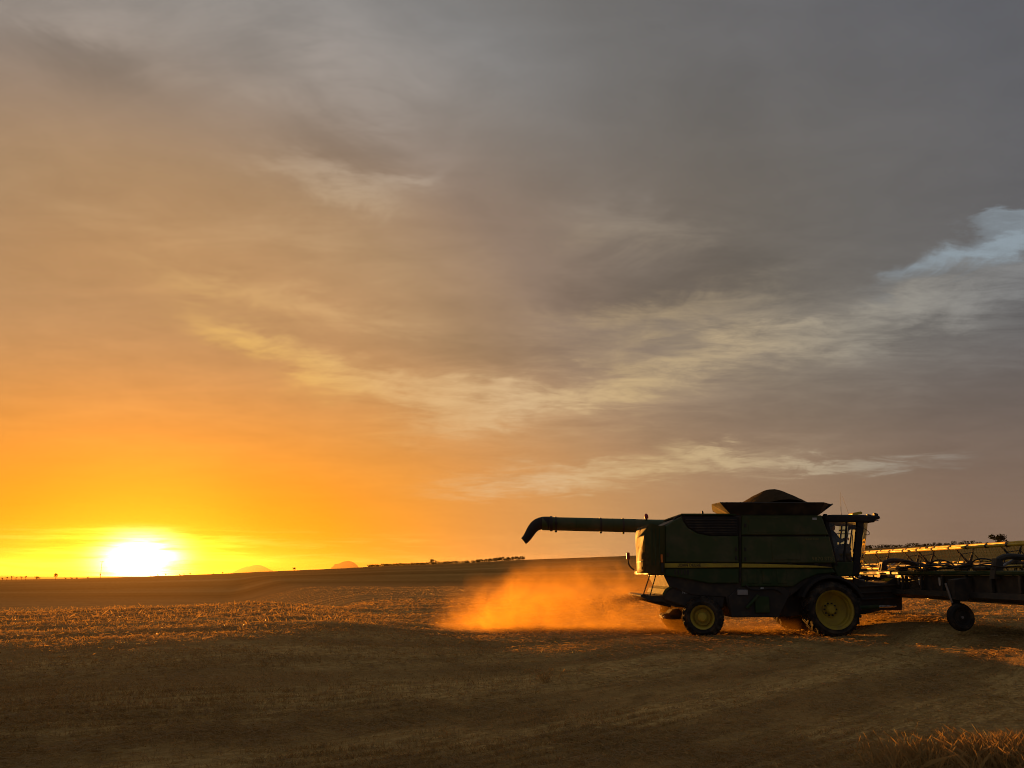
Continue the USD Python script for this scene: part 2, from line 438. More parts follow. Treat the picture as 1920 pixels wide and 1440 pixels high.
def prism(p, y0, y1, bev=0.0):
    """Side outline p (x, z) carried from y0 to y1 with chamfered rims."""
    p = np.asarray(p, float)
    if 0.5 * np.sum(p[:, 0] * np.roll(p[:, 1], -1) - np.roll(p[:, 0], -1) * p[:, 1]) < 0:
        p = p[::-1]
    rings = [(p, y0), (p, y1)] if bev <= 0 else [(offset_ring(p, bev), y0), (p, y0 + bev), (p, y1 - bev), (offset_ring(p, bev), y1)]
    n = len(p)
    v = np.vstack([np.column_stack([r[:, 0], np.full(n, y), r[:, 1]]) for r, y in rings])
    f = []
    i = np.arange(n)
    j = (i + 1) % n
    for k in range(len(rings) - 1):
        a, b = k * n, (k + 1) * n
        f.append(np.stack([a + i, a + j, b + j], 1))
        f.append(np.stack([a + i, b + j, b + i], 1))
    cap = trimesh.creation.triangulate_polygon(sg.Polygon(rings[0][0]), engine='earcut')
    cv, cf = cap
    idx = np.array([np.argmin(np.sum((rings[0][0] - c) ** 2, 1)) for c in cv])
    t = idx[np.asarray(cf)]
    a2 = rings[0][0]
    s = (a2[t[:, 1], 0] - a2[t[:, 0], 0]) * (a2[t[:, 2], 1] - a2[t[:, 0], 1]) - (a2[t[:, 2], 0] - a2[t[:, 0], 0]) * (a2[t[:, 1], 1] - a2[t[:, 0], 1])
    t = np.where((s < 0)[:, None], t[:, ::-1], t)
    f.append(t[:, ::-1])
    f.append(t + (len(rings) - 1) * n)
    return trimesh.Trimesh(v, np.vstack(f)[:, ::-1], process=False)


def box(x0, x1, y0, y1, z0, z1, bev=0.012):
    bev = min(bev, 0.3 * min(x1 - x0, y1 - y0, z1 - z0))
    c = []
    for sx, sy, sz in np.ndindex(2, 2, 2):
        X, Y, Z = (x0, x1)[sx], (y0, y1)[sy], (z0, z1)[sz]
        dx, dy, dz = (bev, -bev)[sx], (bev, -bev)[sy], (bev, -bev)[sz]
        c += [(X + dx, Y + dy, Z), (X + dx, Y, Z + dz), (X, Y + dy, Z + dz)]
    return trimesh.convex.convex_hull(np.array(c))


def hull(pts):
    return trimesh.convex.convex_hull(np.asarray(pts, float))


def frame_of(t):
    t = t / np.linalg.norm(t)
    a = np.cross(t, [0, 0, 1.0] if abs(t[2]) < 0.9 else [1.0, 0, 0])
    a /= np.linalg.norm(a)
    return a, np.cross(t, a)


def tube(pts, r, sides=10, cap=True):
    p = np.asarray(pts, float)
    n = len(p)
    r = np.broadcast_to(r, (n,))
    t = np.gradient(p, axis=0)
    a, _ = frame_of(t[0])
    v = []
    ang = np.arange(sides) * 2 * np.pi / sides
    for k in range(n):
        tk = t[k] / np.linalg.norm(t[k])
        a = a - tk * np.dot(a, tk)
        a /= np.linalg.norm(a)
        b = np.cross(tk, a)
        v.append(p[k] + r[k] * (np.cos(ang)[:, None] * a + np.sin(ang)[:, None] * b))
    v = np.vstack(v + [p[:1], p[-1:]])
    f = []
    for k in range(n - 1):
        for i in range(sides):
            j = (i + 1) % sides
            a0, b0 = k * sides, (k + 1) * sides
            f += [(a0 + i, a0 + j, b0 + j), (a0 + i, b0 + j, b0 + i)]
    if cap:
        c0, c1 = n * sides, n * sides + 1
        for i in range(sides):
            j = (i + 1) % sides
            f += [(c0, j, i), (c1, (n - 1) * sides + i, (n - 1) * sides + j)]
    return trimesh.Trimesh(v, np.array(f), process=False)


def arc(pts, n=16):
    """A smooth line through the points."""
    from scipy.interpolate import CubicSpline
    p = np.asarray(pts, float)
    s = np.concatenate([[0], np.cumsum(np.linalg.norm(np.diff(p, axis=0), axis=1))])
    return CubicSpline(s, p)(np.linspace(0, s[-1], n))


def lathe(profile, centre, sides=48):
    """Profile (radius, depth along y) turned about an axis along y through centre."""
    pr = np.asarray(profile, float)
    a = np.arange(sides) * 2 * np.pi / sides
    v = np.stack([pr[None, :, 0] * np.cos(a)[:, None], np.broadcast_to(pr[None, :, 1], (sides, len(pr))), pr[None, :, 0] * np.sin(a)[:, None]], -1).reshape(-1, 3) + np.asarray(centre)
    k = len(pr)
    i, j = np.meshgrid(np.arange(sides), np.arange(k - 1), indexing='ij')
    i2 = (i + 1) % sides
    q = np.stack([i * k + j, i * k + j + 1, i2 * k + j + 1, i2 * k + j], -1).reshape(-1, 4)
    m = trimesh.Trimesh(v, np.vstack([q[:, [0, 1, 2]], q[:, [0, 2, 3]]]), process=False)
    return m


def moved(m, d):
    m = m.copy()
    m.apply_translation(d)
    return m


def lettering(text, height, x, y, z, depth=0.003):
    m = meshkit.text_mesh(text, height, depth, True)
    m.apply_transform(trimesh.transformations.rotation_matrix(math.pi / 2, [1, 0, 0]))
    m.apply_translation([x, y, z])
    return m
# ------------------------------------------------------------------ the combine harvester
NEAR, SIDE, MID, FARS = 24.0, 24.35, 25.85, 27.35     # wheel faces, near panels, middle, far panels
BASE = np.array([7.6, MID, 0.0])
COMBINE = thing('combine_harvester', 'dark green combine harvester with yellow wheels and a heaped grain tank', 'combine harvester', BASE)


def part(name, mesh, mat, parent=None, smooth=False, base=BASE, **tags):
    if hasattr(mesh, 'to_mesh'):
        q = mesh.to_mesh()
        mesh = trimesh.Trimesh(q.vert_properties[:, :3], q.tri_verts, process=False)
    return obj(name, moved(mesh, -np.asarray(base)), mat, parent or COMBINE, smooth, **tags)


def container(name, parent, **tags):
    path = numbered(parent, name)
    tag(UsdGeom.Xform.Define(stage, path).GetPrim(), **tags)
    return path


# inner body behind the panels
body = [(1246, 984), (1262, 976), (1281, 967), (1380, 967), (1537, 967), (1551, 1006), (1562, 1062), (1560, 1082), (1510, 1098), (1482, 1120), (1458, 1156), (1372, 1157), (1362, 1120), (1300, 1116), (1256, 1100), (1246, 1080)]
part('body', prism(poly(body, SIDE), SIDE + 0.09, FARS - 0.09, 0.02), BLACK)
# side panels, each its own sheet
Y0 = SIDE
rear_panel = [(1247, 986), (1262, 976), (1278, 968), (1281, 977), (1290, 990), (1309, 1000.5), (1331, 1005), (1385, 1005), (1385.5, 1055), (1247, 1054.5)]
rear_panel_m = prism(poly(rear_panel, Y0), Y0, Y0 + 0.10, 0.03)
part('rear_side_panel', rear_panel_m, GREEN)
part('air_intake', prism(poly([(1283, 969), (1384, 968.5), (1384, 1003.5), (1332, 1003.5), (1310, 999), (1292, 989), (1284, 977)], Y0), Y0 + 0.045, Y0 + 0.12, 0.01), PLASTIC)
for k in range(6):
    y = 973 + 5 * k
    xl = 1286 + (0, 1, 4, 9, 20, 34)[k]
    part('louvre', prism(poly([(xl, y), (1382, y), (1382, y + 2.2), (xl, y + 2.2)], Y0), Y0 + 0.02, Y0 + 0.06, 0.006), BLACK)
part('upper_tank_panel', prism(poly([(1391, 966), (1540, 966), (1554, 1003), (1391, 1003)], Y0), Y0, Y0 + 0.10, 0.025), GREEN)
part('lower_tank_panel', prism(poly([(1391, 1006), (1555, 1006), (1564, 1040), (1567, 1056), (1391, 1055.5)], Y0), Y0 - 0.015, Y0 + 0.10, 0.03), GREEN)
part('panel_seam_strip', prism(poly([(1387, 968), (1389.5, 968), (1389.5, 1090), (1387, 1090)], Y0), Y0 + 0.03, Y0 + 0.10, 0.006), BLACK)
s1 = part('stripe', prism(poly([(1246, 1056), (1385.5, 1056.2), (1385.5, 1063.6), (1246, 1064.4)], Y0), Y0 - 0.012, Y0 + 0.06, 0.006), DULLYELLOW)
part('stripe', prism(poly([(1391, 1056.8), (1440, 1057.4), (1530, 1060.6), (1563, 1064), (1391, 1064)], Y0), Y0 - 0.022, Y0 + 0.06, 0.006), DULLYELLOW)
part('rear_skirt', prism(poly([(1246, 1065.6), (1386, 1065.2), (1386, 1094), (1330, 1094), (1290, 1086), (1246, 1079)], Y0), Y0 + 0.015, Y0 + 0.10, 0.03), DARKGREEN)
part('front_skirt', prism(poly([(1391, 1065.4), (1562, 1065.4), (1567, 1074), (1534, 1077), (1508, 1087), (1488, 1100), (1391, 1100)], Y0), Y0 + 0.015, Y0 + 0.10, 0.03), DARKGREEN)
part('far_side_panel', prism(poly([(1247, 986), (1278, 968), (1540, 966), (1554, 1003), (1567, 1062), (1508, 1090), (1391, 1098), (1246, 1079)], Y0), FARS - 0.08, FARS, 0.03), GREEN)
# engine deck
dx0, dz0 = at(1277.5, 966, Y0)
dx1, dz1 = at(1381, 962.6, Y0)
part('engine_deck', box(dx0, dx1, SIDE + 0.02, FARS - 0.02, dz0, dz1, 0.02), DARKGREEN)
ex, ez = at(1317.5, 962, 25.0)
part('exhaust_stub', tube([(ex, 25.0, ez - 0.12), (ex, 25.0, ez + 0.02), (ex - 0.012, 25.0, ez + 0.07)], [0.035, 0.03, 0.02], 10), BLACK, smooth=40)
ix, iz = at(1268, 972, 25.4)
part('deck_rail', tube([(at(1262, 976, 24.6)[0], 24.6, at(1262, 976, 24.6)[1]), (at(1268, 970, 24.6)[0], 24.6, at(1268, 970, 24.6)[1]), (at(1277, 966, 24.6)[0], 24.6, at(1277, 966, 24.6)[1])], 0.035, 8), BLACK, smooth=40)
# rear hood: side outline and rounded plan, cut together
hp = poly([(1216, 982.5), (1222, 981.5), (1231, 984.5), (1238, 986.5), (1246, 985), (1246, 1079), (1232, 1077), (1212, 1074), (1206, 1070), (1202.5, 1062), (1202, 1048), (1203.5, 1028), (1207, 1006), (1211.5, 990)], SIDE)
hx0, hx1 = hp[:, 0].min(), hp[:, 0].max()


def to_manifold(m):
    return m3.Manifold(m3.Mesh(np.asarray(m.vertices, np.float32), np.asarray(m.faces, np.uint32)))


plan = sg.Polygon([(hx0, SIDE - 0.03), (hx1 + 1.2, SIDE - 0.03), (hx1 + 1.2, FARS + 0.03), (hx0 + 0.95, FARS + 0.03), (hx0 + 0.46, FARS - 0.35), (hx0 + 0.15, FARS - 1.1), (hx0 + 0.03, SIDE + 1.0)]).buffer(-0.14).buffer(0.14, quad_segs=8)
plan_m = m3.CrossSection([np.array(plan.exterior.coords)[:-1][::-1]]).extrude(4.0)
hood = to_manifold(prism(hp, SIDE - 0.05, FARS + 0.05)) ^ plan_m
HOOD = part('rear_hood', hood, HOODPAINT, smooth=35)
rib = to_manifold(prism(poly([(1189, 1052), (1206, 1052.5), (1206, 1054), (1189, 1053.5)], SIDE), SIDE - 0.06, FARS + 0.06)) ^ m3.CrossSection([np.array(plan.buffer(0.012).exterior.coords)[:-1][::-1]]).extrude(4.0)
part('hood_trim', rib, BLACK, HOOD, smooth=35)
for yy in (1000, 1030):
    hx, hz = at(1197 if yy < 1010 else 1192, yy, 24.9)
for px in (1222, 1229, 1236):
    g_ = poly([(px - 0.9, 990), (px + 0.9, 990.2), (px + 0.9, 1060), (px - 0.9, 1059.5)], SIDE)
    part('hood_crease', to_manifold(prism(g_, SIDE - 0.06, SIDE + 0.4)) ^ m3.CrossSection([np.array(plan.buffer(0.010).exterior.coords)[:-1][::-1]]).extrude(4.0), DARKGREEN, HOOD, smooth=35)
mx, mz = at(1240.2, 1054.5, SIDE)
part('marker_light', box(mx - 0.025, mx + 0.03, SIDE - 0.10, SIDE - 0.02, mz, mz + 0.24, 0.012), ORANGE)
part('marker_bracket', box(mx - 0.03, mx + 0.05, SIDE - 0.075, SIDE + 0.03, mz - 0.30, mz - 0.02, 0.01), BLACK)
rl = [at(1177.5, 1037, 24.9), at(1177.5, 1049, 24.9), at(1179, 1058, 24.9), at(1184, 1065, 24.9), at(1189, 1068.5, 24.9)]
part('rear_lamp_arm', tube(arc([(a, 24.9, b) for a, b in rl], 12), 0.022, 8), BLACK, smooth=40)
lx, lz = rl[0]
part('rear_lamp', box(lx - 0.05, lx + 0.05, 24.84, 24.98, lz - 0.20, lz + 0.02, 0.02), RED)
part('hood_foot', box(at(1212, 1072, 24.8)[0], at(1240, 1072, 24.8)[0], 24.5, 27.2, at(1196, 1078, 24.8)[1], at(1196, 1070, 24.8)[1], 0.02), BLACK)
# lettering
tx, tz = at(1270, 1062.3, SIDE)
part('lettering', lettering('JOHN DEERE', 0.085, tx, SIDE - 0.0165, tz), BLACK, s1)
tx, tz = at(1521.5, 1050.5, SIDE)
part('lettering', lettering('9870 STS', 0.10, tx, SIDE - 0.017, tz), FADED)
tx, tz = at(1510, 1012.2, SIDE)
part('lettering', lettering('Bullet Rotor', 0.055, tx, SIDE - 0.017, tz), FADED)
tx, tz = at(1523, 972.5, SIDE)
part('panel_badge', box(tx, tx + 0.14, SIDE - 0.004, SIDE + 0.02, tz - 0.04, tz + 0.03, 0.003), WHITE)
# small fittings on the side
for px, py in ((1380, 1030), (1380, 1046), (1397, 1030), (1397, 1048), (1252, 1040), (1397, 985)):
    q_ = at(px, py, SIDE)
    part('latch', box(q_[0] - 0.03, q_[0] + 0.03, SIDE - 0.03, SIDE + 0.005, q_[1] - 0.055, q_[1] + 0.055, 0.008), BLACK)
for px, py in ((1290, 1055), (1340, 1055), (1420, 1056), (1480, 1057), (1530, 1058)):
    q_ = at(px, py, SIDE)
    part('hinge', box(q_[0] - 0.06, q_[0] + 0.06, SIDE - 0.028, SIDE + 0.005, q_[1] - 0.012, q_[1] + 0.028, 0.006), BLACK)
for k in range(5):
    q_ = at(1266 + 6 * k, 1070, SIDE)
    part('vent_slot', box(q_[0] - 0.025, q_[0] + 0.025, SIDE + 0.004, SIDE + 0.02, q_[1] - 0.12, q_[1] + 0.03, 0.004), BLACK)
for px in (1400, 1428, 1456):
    q0_, q1_ = at(px, 1069, SIDE), at(px + 20, 1094, SIDE)
    part('skirt_rib', box(q0_[0], q1_[0], SIDE - 0.002, SIDE + 0.03, q1_[1], q0_[1], 0.012), DARKGREEN)
q0_, q1_ = at(1445, 1012, SIDE), at(1500, 1050, SIDE)
part('inspection_cover', box(q0_[0], q1_[0], SIDE - 0.028, SIDE + 0.01, q1_[1], q0_[1], 0.012), GREEN)
q0_, q1_ = at(1402, 972, SIDE), at(1500, 999, SIDE)
part('upper_cover', box(q0_[0], q1_[0], SIDE - 0.012, SIDE + 0.01, q1_[1], q0_[1], 0.010), GREEN)
q_ = at(1398, 1100, SIDE)
part('fuel_pipe', tube(arc([(q_[0], SIDE + 0.02, q_[1] + 0.05), (q_[0] + 0.3, SIDE, q_[1] - 0.1), (q_[0] + 0.75, SIDE + 0.01, q_[1] - 0.06), (q_[0] + 1.1, SIDE + 0.02, q_[1] - 0.2)], 16), 0.025, 8), PLASTIC, smooth=40)
# grain tank extension: flared sheets round the heap
tb = [at(1372, 964, SIDE), at(1538, 964.5, SIDE)]
zb = tb[0][1]
xl, xr = tb[0][0], tb[1][0]
zt = at(1348, 942, SIDE - 0.25)[1]
xt0, xt1 = at(1350, 942, SIDE - 0.25)[0], at(1545, 940.5, SIDE - 0.25)[0]
zs = at(1563, 944.5, SIDE + 0.3)[1]
xs0, xs1 = at(1334, 948, SIDE + 0.55)[0], at(1563, 944.5, SIDE + 0.3)[0]
yn, yf = SIDE - 0.25, FARS + 0.25


def sheet(pts, thick=0.03):
    """A flat folded sheet with real thickness."""
    p = np.asarray(pts, float)
    n = np.cross(p[1] - p[0], p[2] - p[0])
    n /= np.linalg.norm(n)
    return hull(np.vstack([p - n * thick / 2, p + n * thick / 2]))


xlf0 = at(1371, 964, FARS - 0.1)[0]
EXT = part('tank_extension', sheet([(xl, SIDE + 0.05, zb), (xr, SIDE + 0.05, zb), (xt1, yn, zt), (xt0, yn, zt)]), BLACK)
part('extension_panel', sheet([(xlf0, FARS - 0.05, zb), (xr, FARS - 0.05, zb), (xt1, yf, zt), (xlf0 - 0.2, yf, zt)]), BLACK, EXT)
xlf, xsf = at(1371, 964, FARS - 0.1)[0], at(1335, 948, FARS - 0.45)[0]
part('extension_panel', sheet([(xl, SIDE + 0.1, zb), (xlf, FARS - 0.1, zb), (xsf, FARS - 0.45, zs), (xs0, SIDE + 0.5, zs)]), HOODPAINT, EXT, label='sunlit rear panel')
part('extension_panel', sheet([(xr, SIDE + 0.1, zb), (xr, FARS - 0.1, zb), (xs1, FARS - 0.35, zs), (xs1, SIDE + 0.35, zs)]), BLACK, EXT)
for yy, ys, yt in ((SIDE + 0.08, SIDE + 0.5, yn), (FARS - 0.08, FARS - 0.45, yf)):
    part('corner_gusset', sheet([(xl if yy < 25 else xlf, yy, zb), (xs0 if yy < 25 else xsf, ys, zs), (xt0 if yy < 25 else xsf + 0.2, yt, zt)], 0.025), BLACK, EXT)
    part('corner_gusset', sheet([(xr, yy, zb), (xs1, ys, zs), (xt1, yt, zt)], 0.025), BLACK, EXT)
part('grain_tank_wall', box(xl + 0.03, xr - 0.03, SIDE + 0.12, FARS - 0.12, zb - 0.5, zb + 0.02, 0.02), BLACK)

# unloading auger folded along the far side
AY = FARS + 0.32
a0, a1 = at(1016, 981.5, AY), at(1262, 987.5, AY)
ra = 0.235
AUG = part('unloading_auger', tube([(a0[0], AY, a0[1]), (a1[0], AY, a1[1]), (a1[0] + 0.4, AY, a1[1] - 0.02)], ra, 28), GREEN, smooth=40)
sp = [at(1030, 981.8, AY), at(1015, 981.2, AY), at(1005, 985, AY), at(996, 995, AY), at(981.5, 1014.5, AY)]
part('spout', tube(arc([(a, AY, b) for a, b in sp], 18), np.linspace(0.245, 0.135, 18) ** 1.0, 24), PLASTIC, AUG, smooth=40)
for px in (1042, 1126, 1168):
    c = at(px, 981.5 + (px - 1016) * 6 / 246, AY)
    part('clamp_band', tube([(c[0] - 0.03, AY, c[1]), (c[0] + 0.03, AY, c[1])], ra + 0.018, 28), BLACK, AUG, smooth=40)
    part('clamp_bolt', box(c[0] - 0.04, c[0] + 0.04, AY - 0.03, AY + 0.03, c[1] - ra - 0.06, c[1] - ra, 0.01), BLACK, AUG)
part('auger_rib', box(a0[0] + 0.1, a1[0], AY - 0.02, AY + 0.02, min(a0[1], a1[1]) + ra - 0.03, min(a0[1], a1[1]) + ra + 0.012, 0.004), GREEN, AUG)
for px in (1080, 1148, 1188):
    c = at(px, 981.5 + (px - 1016) * 6 / 246, AY)
    part('tube_seam', tube([(c[0] - 0.008, AY, c[1]), (c[0] + 0.008, AY, c[1])], ra + 0.006, 28), DARKGREEN, AUG, smooth=40)
c = at(1033, 981.8, AY)
part('spout_collar', tube([(c[0] - 0.05, AY, c[1]), (c[0] + 0.05, AY, c[1])], ra + 0.03, 28), BLACK, AUG, smooth=40)
part('work_lamp', box(c[0] + 0.12, c[0] + 0.22, AY - ra - 0.08, AY - ra + 0.02, c[1] - 0.05, c[1] + 0.05, 0.015), PLASTIC, AUG)
bx, bz = at(1212, 975, AY - 0.1)
part('beacon_stem', tube([(bx, AY - 0.1, bz - 0.08), (bx, AY - 0.1, bz + 0.05)], 0.035, 10), BLACK, AUG, smooth=40)
part('beacon', lathe([(0.001, -0.07), (0.07, -0.07), (0.075, -0.02), (0.06, 0.06), (0.03, 0.10), (0.001, 0.105)], (0, 0, 0), 16).apply_transform(trimesh.transformations.rotation_matrix(math.pi / 2, [1, 0, 0])).apply_translation([bx, AY - 0.1, bz + 0.12]), RED, AUG, smooth=40)
part('auger_saddle', box(at(1240, 990, AY)[0] - 0.1, at(1240, 990, AY)[0] + 0.1, AY - 0.5, AY + 0.1, a1[1] - 0.45, a1[1] - ra + 0.02, 0.02), BLACK)


# ------------------------------------------------------------------ wheels
def tyre_mesh(c, R, r, w, lugs, near):
    """Tyre with a rounded shoulder; c is the centre of its outer face (towards the camera when near)."""
    s = 1 if near else -1
    pr = [(r, 0.05), (r + 0.02, 0.0), (r + 0.45 * (R - r), -0.035), (R - 0.12, -0.005), (R - 0.05, 0.04), (R - 0.02, 0.12), (R - 0.015, w / 2), (R - 0.02, w - 0.12), (R - 0.05, w - 0.04), (R - 0.12, w + 0.005), (r + 0.4 * (R - r), w + 0.03), (r, w - 0.05), (r, 0.05)]
    pr = [(a, s * b) for a, b in pr]
    m = lathe(pr if near else pr[::-1], c, 64)
    parts = []
    for k in range(lugs):
        for side in (0, 1):
            th = 2 * math.pi * (k + 0.5 * side) / lugs
            y0, y1 = (0.015, w * 0.53) if side == 0 else (w * 0.47, w - 0.015)
            lead = 0.13 / R * 1.6
            tha, thb = (th, th + lead) if side == 0 else (th + lead, th)
            wid = 0.030 / R
            pts = []
            for (ty, tt, rr) in ((y0, tha, R - 0.03), (y1, thb, R + 0.012)) if side == 0 else ((y0, tha, R + 0.012), (y1, thb, R - 0.03)):
                for dt in (-wid, wid):
                    for q in (rr - 0.05, rr + 0.022):
                        pts.append((c[0] + q * math.cos(tt + dt), c[1] + s * ty, c[2] + q * math.sin(tt + dt)))
            parts.append(hull(pts))
    return m, cat(*parts)


def wheel(name, c, R, r, w, dish, near=True, lugs=22, bolts=10, steer=0.0):
    W = container(name, COMBINE)
    t, l = tyre_mesh((0, 0, 0), R, r, w, lugs, near)
    s = 1 if near else -1
    pr = [(r + 0.012, -0.015), (r + 0.015, 0.02), (r - 0.02, 0.03), (r - 0.045, 0.06), (r - 0.06, 0.16), (r - 0.085, 0.18), (r - 0.11, dish * 0.72), (r * 0.66, dish * 0.9), (r * 0.42, dish), (r * 0.40, dish - 0.03), (0.14, dish - 0.03), (0.14, dish - 0.12), (0.10, dish - 0.16), (0.001, dish - 0.17)]
    pr = [(a, s * b) for a, b in pr]
    rim = lathe(pr[::-1] if near else pr, (0, 0, 0), 56)
    bo = []
    for k in range(bolts):
        th = 2 * math.pi * k / bolts
        b = trimesh.creation.cylinder(radius=0.026, height=0.05, sections=6)
        b.apply_transform(trimesh.transformations.rotation_matrix(math.pi / 2, [1, 0, 0]))
        b.apply_translation([r * 0.32 * math.cos(th), s * (dish - 0.05), r * 0.32 * math.sin(th)])
        bo.append(b)
    M = trimesh.transformations.rotation_matrix(math.radians(steer), [0, 0, 1])
    M[:3, 3] = c

    def put(m):
        m = m.copy()
        m.apply_transform(M)
        return m
    part('tyre', put(t), RUBBER, W, smooth=35)
    part('tread', put(l), RUBBER, W)
    part('rim', put(rim), DULLYELLOW, W, smooth=35)
    for b in bo:
        part('wheel_bolt', put(b), BLACK, W)


fx, fz = at(1565.5, 1143.5, NEAR)
fR = fz + 0.045
rx, rz = at(1317, 1157.5, NEAR + 0.15)
rR = rz + 0.04
wheel('front_wheel', (fx, NEAR, fz), fR, 0.565, 0.72, 0.40, True, 24, 10)
wheel('front_wheel', (fx, FARS + 0.35, fz), fR, 0.565, 0.72, 0.40, False, 24, 10)
wheel('rear_wheel', (rx, NEAR + 0.15, rz), rR, 0.345, 0.5, 0.16, True, 20, 8, steer=-16)
wheel('rear_wheel', (rx, FARS + 0.2, rz), rR, 0.345, 0.5, 0.16, False, 20, 8, steer=-16)
part('front_axle', tube([(fx, NEAR + 0.4, fz), (fx, FARS - 0.05, fz)], 0.17, 16), BLACK, smooth=40)
part('rear_axle', box(rx - 0.10, rx + 0.10, NEAR + 0.5, FARS - 0.2, rz - 0.02, rz + 0.2, 0.02), BLACK)
# front mudguard arch
ang = np.radians(np.linspace(22, 158, 14))
arcp = [(fx + (fR + 0.10) * math.cos(t), fz + (fR + 0.10) * math.sin(t)) for t in ang] + [(fx + (fR + 0.19) * math.cos(t), fz + (fR + 0.19) * math.sin(t)) for t in ang[::-1]]
part('mudguard', prism(arcp, NEAR + 0.05, NEAR + 1.2, 0.01), PLASTIC)
part('wheel_arch', prism([(fx - 0.95, fz + 0.1), (fx + 0.72, fz + 0.1), (fx + 0.78, fz + 0.9), (fx - 0.75, fz + 1.0)], NEAR + 1.0, FARS - 0.7, 0.02), BLACK)
# frame, tank and boxes between the wheels
bx0, bz0 = at(1362, 1157.5, SIDE)
bx1, bz1 = at(1462, 1100, SIDE)
part('side_frame', prism(poly([(1366, 1120), (1386, 1100), (1470, 1100), (1484, 1112), (1462, 1157.5), (1372, 1157.5)], SIDE), SIDE + 0.05, SIDE + 0.4, 0.02), BLACK)
b = at(1392, 1112, SIDE)
part('service_door', box(b[0] - 0.14, b[0] + 0.18, SIDE + 0.025, SIDE + 0.06, b[1] - 0.06, b[1] + 0.10, 0.01), STEEL)
b = at(1430, 1104, SIDE)
part('service_decal', box(b[0] - 0.05, b[0] + 0.05, SIDE + 0.03, SIDE + 0.06, b[1] - 0.03, b[1] + 0.04, 0.004), WHITE)
b = at(1428, 1135, SIDE)
part('tool_box', box(b[0] - 0.20, b[0] + 0.24, SIDE - 0.03, SIDE + 0.10, b[1] - 0.22, b[1] + 0.26, 0.02), DARKGREEN)
c0, c1 = at(1400, 1140, SIDE), at(1422, 1116, SIDE)
part('lift_strut', tube([(c0[0], SIDE - 0.01, c0[1]), (c1[0], SIDE - 0.01, c1[1])], 0.05, 10), DARKGREEN, smooth=40)
part('belly', prism(poly([(1375, 1120), (1500, 1110), (1550, 1120), (1545, 1140), (1460, 1153), (1376, 1153)], MID), SIDE + 0.45, FARS - 0.45, 0.02), BLACK)
# straw chopper, tailboard and spreader
part('chopper', prism(poly([(1268, 1080), (1330, 1094), (1362, 1120), (1358, 1140), (1285, 1138), (1250, 1126), (1243, 1117), (1258, 1103), (1262, 1090)], SIDE), SIDE + 0.12, FARS - 0.12, 0.03), BLACK)
part('chopper_door', prism(poly([(1243, 1114), (1248, 1105), (1262, 1096), (1275, 1092), (1276, 1094.5), (1264, 1099.5), (1252, 1108), (1247, 1118)], SIDE), SIDE + 0.10, FARS - 0.10, 0.006), GREEN)
part('tailboard', prism(poly([(1203, 1116.5), (1209, 1114), (1222, 1117.5), (1246, 1118), (1270, 1122), (1298, 1140), (1270, 1139), (1246, 1128.5), (1228, 1129), (1216, 1125), (1204, 1119)], SIDE), SIDE + 0.2, FARS - 0.2, 0.012), BLACK)
for k, (yy) in enumerate((SIDE + 0.25,)):
    for p0, p1 in (((1219, 1076), (1206, 1116)), ((1230, 1077), (1218.5, 1118))):
        q0, q1 = at(*p0, SIDE + 0.25), at(*p1, SIDE + 0.25)
        part('support_rod', tube([(q0[0], yy, q0[1]), (q1[0], yy, q1[1])], 0.018, 8), BLACK, smooth=40)
for k in range(7):
    yy = SIDE + 0.35 + k * 0.385
    q0, q1 = at(1213, 1121, SIDE), at(1262, 1131, SIDE)
    part('vane', hull([(q0[0], yy + 0.06, q0[1]), (q0[0] + 0.01, yy + 0.07, q0[1] - 0.09), (q1[0], yy, q1[1]), (q1[0], yy + 0.012, q1[1] - 0.14), (q0[0], yy + 0.07, q0[1] - 0.08), (q1[0], yy + 0.012, q1[1])]), BLACK)
part('tow_hitch', prism(poly([(1246, 1155), (1251, 1152), (1259, 1151), (1266, 1144), (1278, 1142), (1284, 1150), (1282, 1162), (1262, 1163), (1248, 1161)], SIDE + 0.8), MID - 0.3, MID + 0.3, 0.02), BLACK)
hx, hz = at(1250, 1157, SIDE + 0.8)
part('hitch_pin', tube([(hx, MID - 0.38, hz), (hx, MID + 0.38, hz)], 0.03, 10), STEEL, smooth=40)
hx, hz = at(1280, 1113, SIDE)
part('lettering', lettering('9870', 0.06, hx, SIDE + 0.115, hz), WHITE)

# ------------------------------------------------------------------ cab
CN, CF = 24.95, 26.75
floor_z = at(1580, 1056, CN)[1]
part('cab_base', prism(poly([(1560, 1054), (1612, 1053), (1614, 1066), (1610, 1080), (1570, 1082), (1562, 1066)], CN), CN - 0.05, CF + 0.05, 0.03), DARKGREEN)
ROOF = part('cab_roof', prism(poly([(1541, 969.5), (1546, 966.3), (1560, 965.3), (1610, 965.8), (1638, 966.3), (1647, 968), (1648.5, 972.5), (1641, 974.5), (1637, 979.5), (1622, 980.5), (1612, 979.2), (1552, 979.2), (1544, 977.5)], CN), CN - 0.12, CF + 0.12, 0.05), PLASTIC, smooth=30)
for yy in (CN + 0.02, CN + 0.5, CF - 0.5, CF - 0.02):
    lx, lz = at(1642, 965.5, yy if yy < 26 else CN)
    part('work_light_housing', lathe([(0.001, -0.07), (0.06, -0.06), (0.075, 0.0), (0.075, 0.06), (0.066, 0.065), (0.001, 0.06)], (0, 0, 0), 16).apply_transform(trimesh.transformations.rotation_matrix(math.radians(90), [0, 0, 1])).apply_translation([at(1642, 966, CN)[0], yy, at(1642, 966, CN)[1]]), BLACK, ROOF, smooth=40)
lx, lz = at(1642.5, 975.3, CN)
for yy in (CN + 0.02, CF - 0.02):
    part('front_lamp', box(lx - 0.06, lx + 0.055, yy - 0.10, yy + 0.10, lz - 0.025, lz + 0.015, 0.01), CHROME, ROOF)
lx, lz = at(1548, 964.5, CN)
